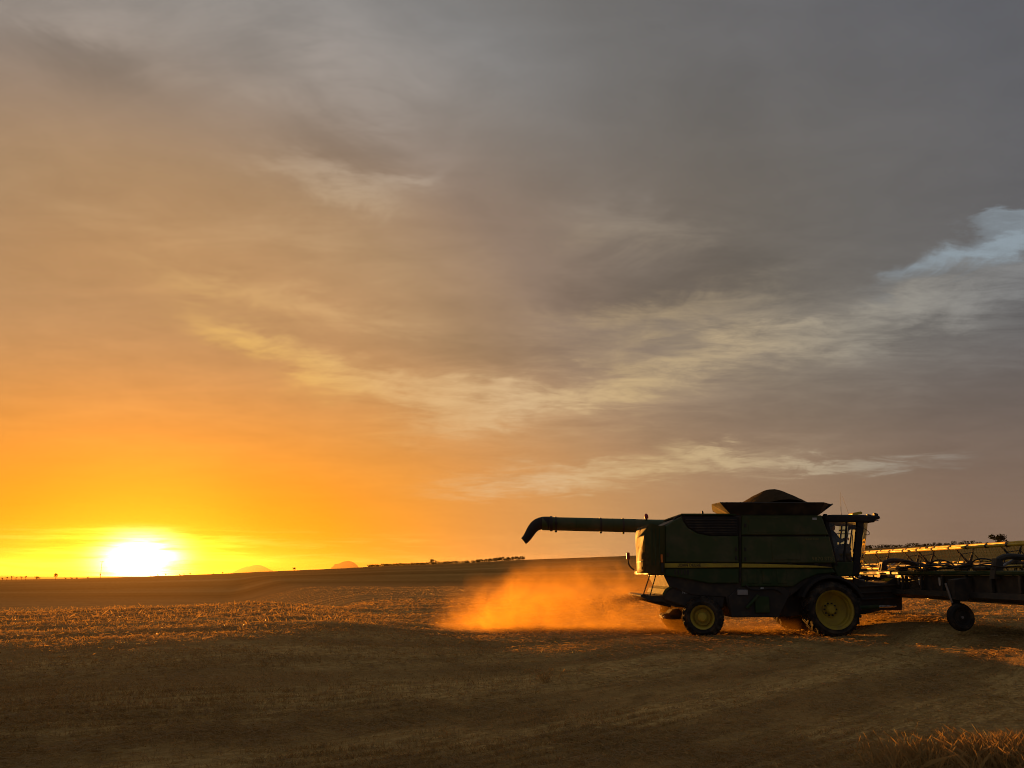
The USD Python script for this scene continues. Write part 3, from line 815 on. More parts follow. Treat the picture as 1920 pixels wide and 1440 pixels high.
part('roof_beacon', lathe([(0.001, -0.09), (0.06, -0.085), (0.07, -0.03), (0.062, 0.02), (0.001, 0.03)], (0, 0, 0), 16).apply_transform(trimesh.transformations.rotation_matrix(math.radians(90), [1, 0, 0])).apply_translation([lx, CN + 0.05, lz - 0.01]), BLACK, ROOF, smooth=40)
gx, gz = at(1603.5, 962.8, MID - 0.55)
GPS = part('gps_receiver', hull([(gx + dx, MID - 0.55 + dy, gz + dz + 0.17 * dx) for dx, dz in ((-0.165, -0.055), (0.155, -0.055), (0.165, 0.0), (0.12, 0.035), (-0.12, 0.035), (-0.17, 0.0)) for dy in (-0.15, 0.15)]), YELLOW, ROOF, label='yellow receiver tilted on the roof')
part('receiver_bracket', box(gx - 0.05, gx + 0.05, MID - 0.62, MID - 0.48, gz - 0.13, gz - 0.04, 0.006), BLACK, ROOF)
w0, w1 = at(1577.5, 966, MID - 0.4), at(1576, 923, MID - 0.4)
part('antenna', tube([(w0[0], MID - 0.4, w0[1]), (w0[0], MID - 0.4, w0[1] + 0.09), (w1[0], MID - 0.4, w1[1])], [0.012, 0.006, 0.004], 6), BLACK, ROOF, smooth=40)
w0, w1 = at(1592, 966, MID + 0.2), at(1579, 930, MID + 0.2)
part('antenna', tube([(w0[0], MID + 0.2, w0[1]), (w1[0], MID + 0.2, w1[1])], 0.004, 6), BLACK, ROOF, smooth=40)


def post(name, p0, p1, w, y, d=0.07, mat=PLASTIC):
    a, b = at(*p0, CN), at(*p1, CN)
    part(name, prism([(a[0] - w, a[1]), (a[0] + w, a[1]), (b[0] + w, b[1]), (b[0] - w, b[1])], y - d, y + d, 0.012), mat)


for yy in (CN, CF):
    post('rear_post', (1549, 978), (1566, 1060), 0.06, yy)
    post('door_post', (1587.5, 978), (1582, 1056), 0.028, yy, 0.03)
    post('front_post', (1612.5, 978) if yy < 26 else (1622, 978), (1603.5, 1078) if yy < 26 else (1612, 1078), 0.105 if yy < 26 else 0.03, yy, 0.07 if yy < 26 else 0.03)
# panes
for yy, order in ((CN - 0.01, (0, 1, 2, 3)), (CF + 0.01, (3, 2, 1, 0))):
    w_ = poly([(1608, 979.5), (1552, 979.5), (1567, 1053), (1600, 1053)], CN)
    part('side_window', (trimesh.Trimesh([(w_[k][0], yy, w_[k][1]) for k in order], [(0, 1, 2), (0, 2, 3)], process=False)), GLASS)
wt, wb = [], []
for k, t in enumerate(np.sin(np.linspace(-1, 1, 25) * math.pi / 2)):
    y = MID + t * (CF - CN) / 2
    bul = 0.30 * (1 - abs(t) ** 5) ** 0.5
    p, q = at(1617.5, 979.5, CN), at(1608.5, 1058, CN)
    wt.append((p[0] + bul, y, p[1]))
    wb.append((q[0] + bul, y, q[1]))
wt, wb = np.array(wt), np.array(wb)
n = len(wt)
vv = np.vstack([wt, wb, wt - [0.008, 0, 0], wb - [0.008, 0, 0]])
ff = []
for k in range(n - 1):
    ff += [(k, k + 1, n + k + 1), (k, n + k + 1, n + k), (2 * n + k, 3 * n + k + 1, 2 * n + k + 1), (2 * n + k, 3 * n + k, 3 * n + k + 1), (k, 2 * n + k + 1, k + 1), (k, 2 * n + k, 2 * n + k + 1), (n + k, n + k + 1, 3 * n + k + 1), (n + k, 3 * n + k + 1, 3 * n + k)]
ff += [(0, n, 3 * n), (0, 3 * n, 2 * n), (n - 1, 3 * n - 1, 4 * n - 1), (n - 1, 4 * n - 1, 2 * n - 1)]
part('windscreen', trimesh.Trimesh(vv, np.array(ff), process=False), GLASS, smooth=30)
part('rear_wall', prism(poly([(1541, 979.5), (1549, 979.5), (1567, 1056), (1560, 1056)], CN), CN + 0.07, CF - 0.07, 0.01), PLASTIC)
# inside the cab
p = at(1568, 1035, MID)
SEAT = part('seat', hull([(p[0] + dx, MID + dy, p[1] + dz) for dx, dz in ((-0.25, -0.08), (0.27, -0.06), (0.29, 0.02), (-0.22, 0.03)) for dy in (-0.24, 0.24)]), CLOTH)
part('seat_back', hull([(p[0] + dx, MID + dy, p[1] + dz) for dx, dz in ((-0.26, -0.05), (-0.14, -0.03), (-0.24, 0.55), (-0.33, 0.55)) for dy in (-0.22, 0.22)]), CLOTH, SEAT)
part('seat_pedestal', box(p[0] - 0.2, p[0] + 0.2, MID - 0.2, MID + 0.2, floor_z - 0.05, p[1] - 0.06, 0.02), BLACK)
q = at(1588, 1052, MID)
part('steering_column', tube([(q[0] + 0.12, MID, q[1] - 0.1), (q[0] + 0.02, MID, q[1] + 0.35)], [0.06, 0.04], 10), BLACK, smooth=40)
ring = np.array([(math.cos(t), math.sin(t)) for t in np.linspace(0, 2 * math.pi, 25)])
part('steering_wheel', tube([(q[0] + 0.0 + 0.19 * 0.45 * b, MID + 0.19 * a, q[1] + 0.37 + 0.19 * 0.85 * b * -0.6) for a, b in ring], 0.014, 6, cap=False), BLACK, smooth=40)
q = at(1580.5, 1024, CN + 0.35)
part('armrest_console', hull([(q[0] + dx, CN + 0.35 + dy, q[1] + dz) for dx, dz in ((-0.20, -0.50), (0.22, -0.50), (0.20, -0.15), (0.06, 0.02), (-0.10, 0.0), (-0.20, -0.08)) for dy in (-0.06, 0.10)]), BLACK)
q = at(1588, 1024, CN + 0.4)
part('monitor', hull([(q[0] + dx, CN + 0.4 + dy, q[1] + dz) for dx, dz in ((-0.10, -0.04), (0.0, -0.16), (0.10, -0.11), (0.03, 0.05), (-0.07, 0.07)) for dy in (-0.10, 0.10)]), PLASTIC)
rail0, rail1, rail2 = at(1563, 1000.5, CN + 0.12), at(1598, 1001, CN + 0.12), at(1599.5, 1035, CN + 0.12)
part('grab_rail', tube([(rail0[0], CN + 0.12, rail0[1]), (rail1[0] - 0.03, CN + 0.12, rail1[1]), (rail1[0], CN + 0.12, rail1[1] - 0.03), (rail2[0], CN + 0.12, rail2[1])], 0.014, 8), BLACK, smooth=40)
q = at(1578, 994, CN + 0.3)
part('radio', box(q[0] - 0.05, q[0] + 0.09, CN + 0.2, CN + 0.4, q[1] - 0.025, q[1] + 0.015, 0.008), BLACK)
m0, m1 = at(1614, 996, CN - 0.1), at(1618, 1001, CN - 0.1)
part('mirror_arm', tube(arc([(m0[0] - 0.04, CN, m0[1] + 0.1), (m0[0] + 0.05, CN - 0.3, m0[1] + 0.06), (m1[0] + 0.05, CN - 0.45, m1[1] - 0.02), (m0[0], CN - 0.35, m1[1] - 0.04)], 12), 0.010, 6), BLACK, smooth=40)
# feeder house between the cab and the header
part('feeder_house', prism(poly([(1600, 1082), (1625, 1090), (1660, 1094), (1692, 1076), (1692, 1144), (1655, 1144), (1622, 1152), (1600, 1150)], MID - 0.75), MID - 0.75, MID + 0.75, 0.03), BLACK)
for k in range(3):
    q0 = at(1610 + 3 * k, 1100 + 12 * k, MID - 0.8)
    q1 = at(1690, 1096 + 12 * k, MID - 0.8)
    part('feeder_rib', tube([(q0[0], MID - 0.78, q0[1]), (q1[0], MID - 0.78, q1[1])], 0.03, 6), BLACK)
q0, q1 = at(1606, 1140, MID - 0.95), at(1680, 1136, MID - 0.95)
CYL = part('lift_cylinder', tube([(q0[0], MID - 0.95, q0[1]), (0.45 * q0[0] + 0.55 * q1[0], MID - 0.95, 0.45 * q0[1] + 0.55 * q1[1])], 0.065, 12), DARKGREEN, smooth=40)
part('cylinder_rod', tube([(0.45 * q0[0] + 0.55 * q1[0], MID - 0.95, 0.45 * q0[1] + 0.55 * q1[1]), (q1[0], MID - 0.95, q1[1])], 0.035, 12), CHROME, CYL, smooth=40)
for k in range(5):
    q0 = at(1604 + 2 * k, 1076 + 3 * k, MID - 0.5 + 0.1 * k)
    q1 = at(1640, 1086, MID - 0.5 + 0.1 * k)
    q2 = at(1684, 1080 + 2 * k, MID - 0.5 + 0.1 * k)
    yy = MID - 0.5 + 0.22 * k
    part('hydraulic_hose', tube(arc([(q0[0], yy, q0[1]), (q1[0], yy - 0.1, q1[1] - 0.05 * k * 0.3 + 0.04), (q2[0], yy, q2[1])], 10), 0.022, 6), PLASTIC, smooth=40)
for k, (px, py, w, h, m) in enumerate(((1613, 1090, 0.16, 0.14, STEEL), (1627, 1083, 0.22, 0.05, YELLOW), (1650, 1077, 0.30, 0.08, DULLYELLOW), (1640, 1086, 0.18, 0.05, STEEL), (1664, 1086, 0.28, 0.05, YELLOW), (1608, 1080, 0.09, 0.05, CHROME), (1619, 1074, 0.12, 0.03, DULLYELLOW))):
    yy = MID + (-0.6, 0.2, 0.6, -0.2, -0.55, -0.65, 0.4)[k]
    q = at(px, py, yy)
    part('hydraulic_block', box(q[0] - w / 2, q[0] + w / 2, yy - 0.12, yy + 0.12, q[1] - h, q[1] + h / 2, 0.01), m)
# ------------------------------------------------------------------ grain heap in the tank
HB = np.array([(xl + xr) / 2, MID, zb])
px_, pz_ = at(1446, 917.5, MID)
n_ = 80
uu, vv_ = np.meshgrid(np.linspace(-1, 1, n_), np.linspace(-1, 1, n_), indexing='ij')
gx_ = px_ + uu * 1.28 - 0.0
gy_ = MID + vv_ * 1.35
rr_ = np.sqrt(uu ** 2 + (vv_ * 0.8) ** 2)
rim_ = zt - 0.03
gz_ = rim_ + (pz_ - rim_) * (np.sqrt(0.30 ** 2 + 1) - np.sqrt(rr_ ** 2 + 0.30 ** 2)) / (np.sqrt(0.30 ** 2 + 1) - 0.30)
gz_ = np.maximum(gz_, zt - 0.12) + 0.09 * (meshkit.fbm(np.stack([gx_ * 2.2, gy_ * 2.2, 0 * gx_], -1), 4, 4) - 0.5) * (gz_ > zt - 0.1)
idx_ = np.arange(n_ * n_).reshape(n_, n_)
qd_ = np.stack([idx_[:-1, :-1], idx_[1:, :-1], idx_[1:, 1:], idx_[:-1, 1:]], -1).reshape(-1, 4)
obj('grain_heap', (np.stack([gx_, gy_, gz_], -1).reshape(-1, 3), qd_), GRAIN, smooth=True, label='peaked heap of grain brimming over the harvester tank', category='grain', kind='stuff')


# ------------------------------------------------------------------ header carried in front of the combine
HBASE = np.array([11.9, MID, 0.0])
HEADER = thing('harvester_header', 'wide dark header with a yellow tined reel in front of the cab', 'harvester header', HBASE)


def hpart(name, mesh, mat, parent=None, smooth=False, **tags):
    return part(name, mesh, mat, parent or HEADER, smooth, base=HBASE, **tags)


HW = 7.6
hy0, hy1 = MID - HW, MID + HW
XB = 12.1
# back sheet in three lengths with the opening for the feeder house between
for ya, yb in ((hy0, MID - 0.78), (MID + 0.78, hy1)):
    n_post = 6
    hpart('back_sheet', prism([(XB, 1.17), (XB + 0.05, 1.13), (XB + 0.12, 1.15), (XB + 0.10, 1.74), (XB + 0.02, 1.78)], ya, yb, 0.006), BLACK)
    hpart('top_beam', box(XB - 0.10, XB + 0.08, ya + 0.002, yb - 0.002, 1.785, 1.90, 0.03), DARKGREEN)
    hpart('lower_beam', prism([(XB - 0.16, 1.22), (XB - 0.02, 1.17), (XB - 0.004, 1.36), (XB - 0.12, 1.36)], ya + 0.002, yb - 0.002, 0.02), BLACK)
    for k in range(n_post):
        y = ya + (yb - ya) * (k + 0.5) / n_post
        hpart('back_post', prism([(XB - 0.11, 1.37), (XB - 0.006, 1.37), (XB - 0.006, 1.78), (XB - 0.07, 1.78)], y - 0.045, y + 0.045, 0.01), BLACK)
    hpart('draper_belt', prism([(XB + 0.13, 1.24), (XB + 1.35, 1.10), (XB + 1.36, 1.16), (XB + 0.14, 1.31)], ya + 0.05, yb - 0.02, 0.01), BELT)
    hpart('belt_floor', prism([(XB + 0.13, 1.16), (XB + 1.36, 1.02), (XB + 1.36, 1.08), (XB + 0.13, 1.225)], ya + 0.01, yb, 0.008), BLACK)
    for k in range(10):
        y = ya + 0.3 + k * (yb - ya - 0.5) / 9
        hpart('belt_slat', hull([(XB + 0.16, y - 0.012, 1.31), (XB + 0.16, y + 0.012, 1.31), (XB + 1.33, y - 0.012, 1.168), (XB + 1.33, y + 0.012, 1.168), (XB + 0.16, y, 1.34), (XB + 1.33, y, 1.195)]), PLASTIC)
hpart('centre_frame', prism([(XB - 0.12, 1.1), (XB + 0.04, 1.1), (XB + 0.04, 1.32), (XB - 0.12, 1.32)], MID - 0.775, MID + 0.775, 0.02), BLACK)
hpart('centre_beam', box(XB - 0.13, XB + 0.05, MID - 0.775, MID + 0.775, 1.785, 1.92, 0.03), BLACK)
BAR = hpart('cutter_bar', box(XB + 1.37, XB + 1.45, hy0, hy1, 1.03, 1.07, 0.01), STEEL)
gd = []
for k in range(110):
    y = hy0 + 0.06 + k * (2 * HW - 0.12) / 109
    gd.append(hull([(XB + 1.45, y - 0.02, 1.035), (XB + 1.45, y + 0.02, 1.035), (XB + 1.45, y, 1.07), (XB + 1.58, y, 1.045)]))
hpart('knife_guards', cat(*gd), STEEL, BAR, kind='stuff')
for ya, out in ((hy0, -1), (hy1, 1)):
    y0, y1 = sorted((ya, ya + out * 0.06))
    E_ = hpart('end_shield', prism([(XB - 0.12, 1.2), (XB + 0.2, 1.12), (XB + 1.6, 0.98), (XB + 1.95, 1.04), (XB + 1.5, 1.2), (XB + 0.6, 1.55), (XB + 0.35, 2.0), (XB - 0.10, 2.0)], y0, y1, 0.015), BLACK)
    ym = ya + out * 0.10
    hpart('crop_divider', hull([(XB + 1.5, ya - 0.05, 0.98), (XB + 1.5, ya + 0.05, 0.98), (XB + 1.5, ya, 1.2), (XB + 2.3, ya, 0.98)]), DARKGREEN, E_)
# gauge wheels under the back
for yw in (21.0, 2 * MID - 21.0):
    gxw, gzw = at(1801, 1157, 21.0)
    Rg = 0.375
    W = container('gauge_wheel', HEADER)
    m, _ = tyre_mesh((gxw, yw - 0.12, gzw), Rg, 0.20, 0.24, 2, True)
    hpart('tyre', m, RUBBER, W, smooth=35)
    hpart('rim', lathe([(0.001, 0.03), (0.07, 0.03), (0.08, 0.06), (0.17, 0.07), (0.20, 0.02), (0.212, 0.02), (0.212, 0.06), (0.001, 0.10)][::-1], (gxw, yw - 0.12, gzw), 32), BLACK, W, smooth=35)
    hpart('wheel_arm', hull([(gxw + dx, yw + 0.16 + dy, gzw + dz) for dx, dz in ((-0.07, -0.06), (0.08, -0.06), (0.14, 0.50), (-0.08, 0.50)) for dy in (-0.02, 0.06)]), BLACK)
    hpart('wheel_bracket', hull([(gxw + dx, yw + dy, gzw + dz) for dx, dz in ((-0.16, 0.45), (0.12, 0.40), (0.44, 0.62), (0.44, 1.02), (-0.10, 0.95)) for dy in (-0.14, 0.20)]), BLACK)
    hpart('wheel_axle', tube([(gxw, yw - 0.10, gzw), (gxw, yw + 0.22, gzw)], 0.035, 10), STEEL, smooth=40)
    a_, b_ = at(1782, 1098, 21.0), at(1786, 1124, 21.0)
    hpart('height_link', tube([(gxw - 0.25, yw + 0.05, gzw + 0.85), (gxw - 0.14, yw + 0.05, gzw + 0.36)], 0.03, 8), STEEL, smooth=40)
# reel
RXc, RZc, RR = XB + 1.35, 2.09, 0.60
ANG0 = 68.0
SECT = ((hy0 + 0.25, MID - 0.10), (MID + 0.10, hy1 - 0.25))
for ya, yb in SECT:
    hpart('reel_tube', tube([(RXc, ya, RZc), (RXc, yb, RZc)], 0.055, 16), BLACK, smooth=40)
    for i in range(6):
        t = math.radians(ANG0 + 60 * i)
        bx_, bz_ = RXc + RR * math.cos(t), RZc + RR * math.sin(t)
        B = hpart('reel_bat', tube([(bx_, ya, bz_), (bx_, yb, bz_)], 0.042, 12), YELLOW, smooth=40)
        tn = []
        rng = np.random.default_rng(50 + i)
        n_t = int((yb - ya) / 0.15)
        for k in range(n_t):
            y = ya + 0.06 + k * 0.15
            lean = rng.normal(0, 0.012)
            l0 = np.array([bx_, y, bz_ - 0.02])
            l1 = l0 + [0.03 + lean, rng.normal(0, 0.006), -0.16]
            l2 = l1 + [0.055 + lean, rng.normal(0, 0.008), -0.15]
            tn.append(tube([l0, l1, l2], [0.008, 0.007, 0.005], 4))
        hpart('tines', cat(*tn), TINE, B, kind='stuff')
        for k in range(8):
            y = ya + 0.35 + k * (yb - ya - 0.7) / 7
            hpart('bat_clamp', tube([(bx_, y - 0.035, bz_), (bx_, y + 0.035, bz_)], 0.058, 8), BLACK, B)
    for k in range(4):
        y = ya + 0.35 + k * (yb - ya - 0.7) / 3
        sp_ = [lathe([(0.06, -0.05), (0.12, -0.05), (0.12, 0.05), (0.06, 0.05), (0.06, -0.05)], (RXc, y, RZc), 16)]
        for i in range(6):
            t = math.radians(ANG0 + 60 * i)
            d = np.array([math.cos(t), 0, math.sin(t)])
            c = np.array([RXc, y, RZc])
            o = np.array([-d[2], 0, d[0]])
            sp_.append(hull([c + d * r_ + o * w_ + [0, dy, 0] for r_, w_ in ((0.08, 0.04), (0.08, -0.04), (RR - 0.02, 0.016), (RR - 0.02, -0.016)) for dy in (-0.012, 0.012)]))
            t2 = t + math.radians(60)
            e0, e1 = c + d * RR * 0.62, c + np.array([math.cos(t2), 0, math.sin(t2)]) * RR * 0.62
            sp_.append(tube([e0, e1], 0.014, 5))
        hpart('reel_spider', cat(*sp_), BLACK)
# reel arms and their rams
for y in (19.75, MID, 2 * MID - 19.75):
    A_ = hpart('reel_arm', tube(arc([(XB - 0.05, y, 1.92), (XB + 0.10, y, 2.18), (XB + 0.55, y, 2.24), (RXc, y, RZc), (RXc + 0.35, y, RZc - 0.02)], 14), [0.075] * 14, 8), BLACK, smooth=40)
    hpart('arm_ram', tube([(XB + 0.02, y + 0.13, 1.90), (XB + 0.62, y + 0.13, 2.20)], 0.035, 8), STEEL, A_, smooth=40)
    hpart('arm_bracket', hull([(XB + dx, y + dy, z) for dx, z in ((-0.16, 1.70), (0.10, 1.70), (0.12, 2.14), (-0.02, 2.20)) for dy in (-0.10, 0.10)]), BLACK, A_)
# drive and hose runs along the top of the back
for k, (y, w, z0, z1) in enumerate(((20.3, 0.5, 1.905, 2.010), (21.35, 0.25, 1.905, 1.990), (23.2, 0.55, 1.905, 1.960), (24.6, 0.3, 1.905, 2.030), (27.5, 0.5, 1.905, 2.010), (29.8, 0.4, 1.905, 1.990))):
    hpart('drive_cover', box(XB - 0.12, XB + 0.16, y - w / 2, y + w / 2, z0, z1, 0.03), BLACK)
rng = np.random.default_rng(11)
for k in range(6):
    ys = np.linspace(MID - 0.6, hy0 + 0.5 + 0.5 * k, 9)
    pts = [(XB - 0.06 + rng.normal(0, 0.03), y, 1.935 + 0.03 * (k % 3) + 0.07 * abs(math.sin(y * 1.1 + k)) + rng.normal(0, 0.012)) for y in ys]
    hpart('hydraulic_hose', tube(arc(pts, 36), 0.017, 5), PLASTIC, smooth=40)
for k in range(3):
    y = (20.35, 22.4, 24.3)[k]
    pts = [(XB - 0.06, y + 0.55, 1.93), (XB + 0.02, y + 0.38, 2.14), (XB + 0.1, y, 2.20), (XB + 0.2, y - 0.3, 2.1), (XB + 0.25, y - 0.45, 1.95)]
    hpart('hose_loop', tube(arc(pts, 18), 0.020, 6), PLASTIC, smooth=40)
for k, (y, m) in enumerate(((20.9, STEEL), (22.2, WHITE), (23.3, WHITE), (24.6, STEEL))):
    hpart('warning_decal', box(XB - 0.015, XB - 0.003, y + 0.20, y + 0.30, 1.50, 1.72, 0.002), m)
# ------------------------------------------------------------------ the driver
def person_body(joints, bones, refine=0.02):
    def sph(c, r):
        return m3.Manifold.sphere(r, 14).translate([float(v) for v in c])
    whole = None
    for a, b in bones:
        (ca, ra_), (cb, rb) = joints[a], joints[b]
        h = m3.Manifold.batch_hull([sph(ca, ra_), sph(cb, rb)])
        whole = h if whole is None else whole + h
    q = whole.refine_to_length(refine).to_mesh()
    m = trimesh.Trimesh(q.vert_properties[:, :3], q.tri_verts, process=True)
    trimesh.smoothing.filter_taubin(m, iterations=8)
    return m


hxp, hzp = at(1560.5, 988, MID - 0.1)
P0 = np.array([hxp, MID - 0.05, hzp])       # centre of the head
S = lambda x, y, z: P0 + np.array([x, y, z])
J = {'head': (S(0.0, 0, 0.02), 0.098), 'jaw': (S(0.035, 0, -0.06), 0.066), 'neck': (S(-0.02, 0, -0.15), 0.056), 'chest': (S(-0.04, 0, -0.30), 0.135), 'chl': (S(-0.04, 0.12, -0.28), 0.105), 'chr': (S(-0.04, -0.12, -0.28), 0.105),
     'belly': (S(-0.03, 0, -0.50), 0.135), 'hip': (S(-0.02, 0, -0.66), 0.14), 'hipl': (S(0.0, 0.10, -0.68), 0.095), 'hipr': (S(0.0, -0.10, -0.68), 0.095),
     'kneel': (S(0.40, 0.14, -0.62), 0.066), 'kneer': (S(0.40, -0.14, -0.62), 0.066), 'ankl': (S(0.44, 0.14, -1.00), 0.045), 'ankr': (S(0.44, -0.14, -1.00), 0.045),
     'toel': (S(0.60, 0.15, -1.05), 0.038), 'toer': (S(0.60, -0.15, -1.05), 0.038),
     'shl': (S(-0.03, 0.20, -0.24), 0.062), 'shr': (S(-0.03, -0.20, -0.24), 0.062), 'ell': (S(0.12, 0.25, -0.47), 0.046), 'elr': (S(0.12, -0.25, -0.47), 0.046),
     'wrl': (S(0.34, 0.17, -0.40), 0.032), 'wrr': (S(0.34, -0.17, -0.40), 0.032), 'pal': (S(0.41, 0.16, -0.385), 0.030), 'par': (S(0.41, -0.16, -0.385), 0.030), 'nose': (S(0.102, 0, -0.005), 0.018)}
BN = [('head', 'jaw'), ('head', 'neck'), ('neck', 'chest'), ('chest', 'belly'), ('belly', 'hip'), ('chl', 'belly'), ('chr', 'belly'), ('chest', 'chl'), ('chest', 'chr'), ('neck', 'shl'), ('neck', 'shr'), ('chl', 'shl'), ('chr', 'shr'),
      ('hip', 'hipl'), ('hip', 'hipr'), ('hipl', 'kneel'), ('hipr', 'kneer'), ('kneel', 'ankl'), ('kneer', 'ankr'), ('ankl', 'toel'), ('ankr', 'toer'), ('shl', 'ell'), ('shr', 'elr'), ('ell', 'wrl'), ('elr', 'wrr'), ('wrl', 'pal'), ('wrr', 'par'), ('head', 'nose')]
for sd, s in (('l', 1), ('r', -1)):
    pc = J['pa' + sd][0]
    for k in range(4):
        ln = (0.040, 0.046, 0.043, 0.034)[k]
        a_ = pc + np.array([0.018, s * 0.0, 0.028 - 0.019 * k])
        b_ = a_ + np.array([ln * 0.8, -s * 0.008, -0.004])
        c_ = b_ + np.array([0.004, -s * 0.028, -0.016])
        for nm, cc, r_ in (('a', a_, 0.0095), ('b', b_, 0.0088), ('c', c_, 0.0075)):
            J[f'f{sd}{k}{nm}'] = (cc, r_)
        BN += [(f'f{sd}{k}a', f'f{sd}{k}b'), (f'f{sd}{k}b', f'f{sd}{k}c')]
    J[f't{sd}a'] = (pc + np.array([-0.01, -s * 0.018, 0.022]), 0.011)
    J[f't{sd}b'] = (pc + np.array([0.03, -s * 0.040, 0.030]), 0.0095)
    BN.append((f't{sd}a', f't{sd}b'))
DRV = thing('person', 'person in dark work clothes sitting in the harvester cab', 'person', P0 + [0, 0, -0.72])
dpart = lambda name, m, mat, **k: part(name, m, mat, DRV, True, base=P0 + [0, 0, -0.72], **k)
bm = person_body(J, BN)
dpart('body', bm, SKIN)
vis = bm.vertices - P0
CL = {k: (v[0], v[1] + 0.012) for k, v in J.items()}
dpart('work_clothes', person_body(CL, [b for b in BN if not any(x in ('head', 'jaw', 'nose', 'pal', 'par') or x[0] in 'f' or (x[0] == 't' and x[:3] not in ('toe',)) for x in b) and b != ('head', 'neck')]), CLOTH)
cap = trimesh.creation.icosphere(3, 0.108)
cap.apply_translation(S(-0.008, 0, 0.035))
cap = cap.slice_plane(S(0, 0, 0.02), [-0.25, 0, 1.0], cap=True)
dpart('cap', cap, CLOTH)
dpart('cap_peak', hull([S(0.08, -0.06, 0.055), S(0.08, 0.06, 0.055), S(0.17, -0.035, 0.035), S(0.17, 0.035, 0.035), S(0.08, -0.06, 0.065), S(0.08, 0.06, 0.065), S(0.17, 0, 0.042)]), CLOTH)
for s in (-1, 1):
    e_ = trimesh.creation.icosphere(2, 1.0)
    e_.apply_scale([0.028, 0.010, 0.034])
    e_.apply_translation(S(-0.005, s * 0.098, -0.01))
    dpart('ear', e_, SKIN)
    e_ = trimesh.creation.icosphere(1, 0.012)
    e_.apply_translation(S(0.083, s * 0.034, 0.012))
    dpart('eye', e_, HAIR)
m_ = trimesh.creation.icosphere(1, 1.0)
m_.apply_scale([0.010, 0.024, 0.006])
m_.apply_translation(S(0.094, 0, -0.065))
dpart('mouth', m_, SKIN)
# ------------------------------------------------------------------ far hills, trees, pole
def far_look(name, col):
    g = Graph()
    n = g.noise(g.add('geometry', 'position'), 0.02, 4, 0.6)
    return g.build(f'/World/Looks/{name}', surface=g.add('principled_bsdf', 'BSDF', base_color=g.ramp(n, [(0.3, tuple(0.6 * np.array(col))), (0.7, col)]), roughness=1.0, specular_ior_level=0.0))


HILL = far_look('far_hill', (0.09, 0.075, 0.045))
TRACKLOOK = far_look('pale_track', (0.34, 0.27, 0.17))


def direction(px):
    return math.atan2((px - 960) / FPX, _cp + 0.24 * _sp)


def far_hill(label, profile, dist, depth, seed):
    """A far hill whose skyline follows the profile of (px, py) and which slopes away on both sides."""
    pr = np.array(profile, float)
    n, k = 60, 24
    pxs = np.linspace(pr[0, 0], pr[-1, 0], n)
    pys = np.interp(pxs, pr[:, 0], pr[:, 1])
    t = np.linspace(-1, 1, k)
    v = []
    for i in range(n):
        x, z = at(pxs[i], pys[i] + 1.6 * (meshkit.fbm(np.array([[i * 0.35, seed, 0.0]]), 3, seed)[0] - 0.5), dist)
        h = max(z + 6, 0.5)
        for s in t:
            r = (1 - abs(s) ** 1.6)
            w = 0.10 * h * (meshkit.fbm(np.array([[x * 0.03, s * 4, seed]]), 3, seed)[0] - 0.5) * (1 - abs(s)) if abs(s) > 0.05 else 0
            v.append((x * (1 + s * depth / dist), dist + s * depth, -6 + h * r + w))
    idx = np.arange(n * k).reshape(n, k)
    q = np.stack([idx[:-1, :-1], idx[1:, :-1], idx[1:, 1:], idx[:-1, 1:]], -1).reshape(-1, 4)
    obj('hills', (np.array(v), q), HILL, smooth=True, kind='structure', label=label)


far_hill('small pointed hill on the horizon right of the sun', [(425, 1077), (438, 1072), (450, 1066.5), (462, 1062.5), (478, 1059.5), (488, 1059), (498, 1063), (507, 1068), (516, 1072), (524, 1077)], 5000, 200, 3)
far_hill('rounded rocky hill standing on the horizon', [(615, 1072), (622, 1064), (628, 1057.5), (636, 1056.5), (645, 1052.5), (655, 1051.8), (664, 1055), (670, 1060), (675, 1066), (684, 1072)], 5000, 150, 7)
far_hill('low flat hill at the left end of the horizon', [(-160, 1086), (-60, 1082), (0, 1081), (22, 1081.5), (36, 1084), (52, 1089)], 3600, 300, 5)


def leaf_look():
    g = Graph()
    r = g.add('geometry', 'random_per_island')
    c = g.ramp(r, [(0, (0.022, 0.028, 0.010)), (0.6, (0.045, 0.050, 0.018)), (1, (0.075, 0.070, 0.026))])
    a = g.add('diffuse_bsdf', 'BSDF', color=c)
    b = g.add('translucent_bsdf', 'BSDF', color=c)
    return g.build('/World/Looks/leaves', surface=g.add('mix_closure', 'closure', fac=0.35, closure1=a, closure2=b))


LEAF = leaf_look()
BARK = surface_look('bark', (0.06, 0.045, 0.03), 0.9, dust=0.2, scale=2.0, spec=0.1)


def crown_mesh(rng, h, w, low, lobes, leaves, size):
    c = np.stack([rng.uniform(-0.36, 0.36, lobes) * w, rng.uniform(-0.36, 0.36, lobes) * w, low + (h - low) * rng.uniform(0.25, 0.8, lobes)], 1)
    rad = rng.uniform(0.16, 0.30, lobes) * w
    k = rng.integers(0, lobes, leaves)
    d = rng.normal(size=(leaves, 3))
    d /= np.linalg.norm(d, axis=1, keepdims=True)
    p = c[k] + d * (rad[k] * rng.uniform(0.25, 1.0, leaves) ** 0.5)[:, None] * [1, 1, 0.75]
    p[:, 2] = np.clip(p[:, 2], low * 0.8, h)
    a = rng.normal(size=(leaves, 3))
    b = rng.normal(size=(leaves, 3))
    a *= (size * rng.uniform(0.6, 1.3, leaves) / np.linalg.norm(a, axis=1))[:, None]
    b *= (size * rng.uniform(0.6, 1.3, leaves) / np.linalg.norm(b, axis=1))[:, None]
    v = np.stack([p - a, p + b * 0.7, p + a, p - b * 0.7], 1).reshape(-1, 3)
    i = np.arange(leaves)[:, None] * 4
    return v, np.vstack([i + [0, 1, 2], i + [0, 2, 3]])


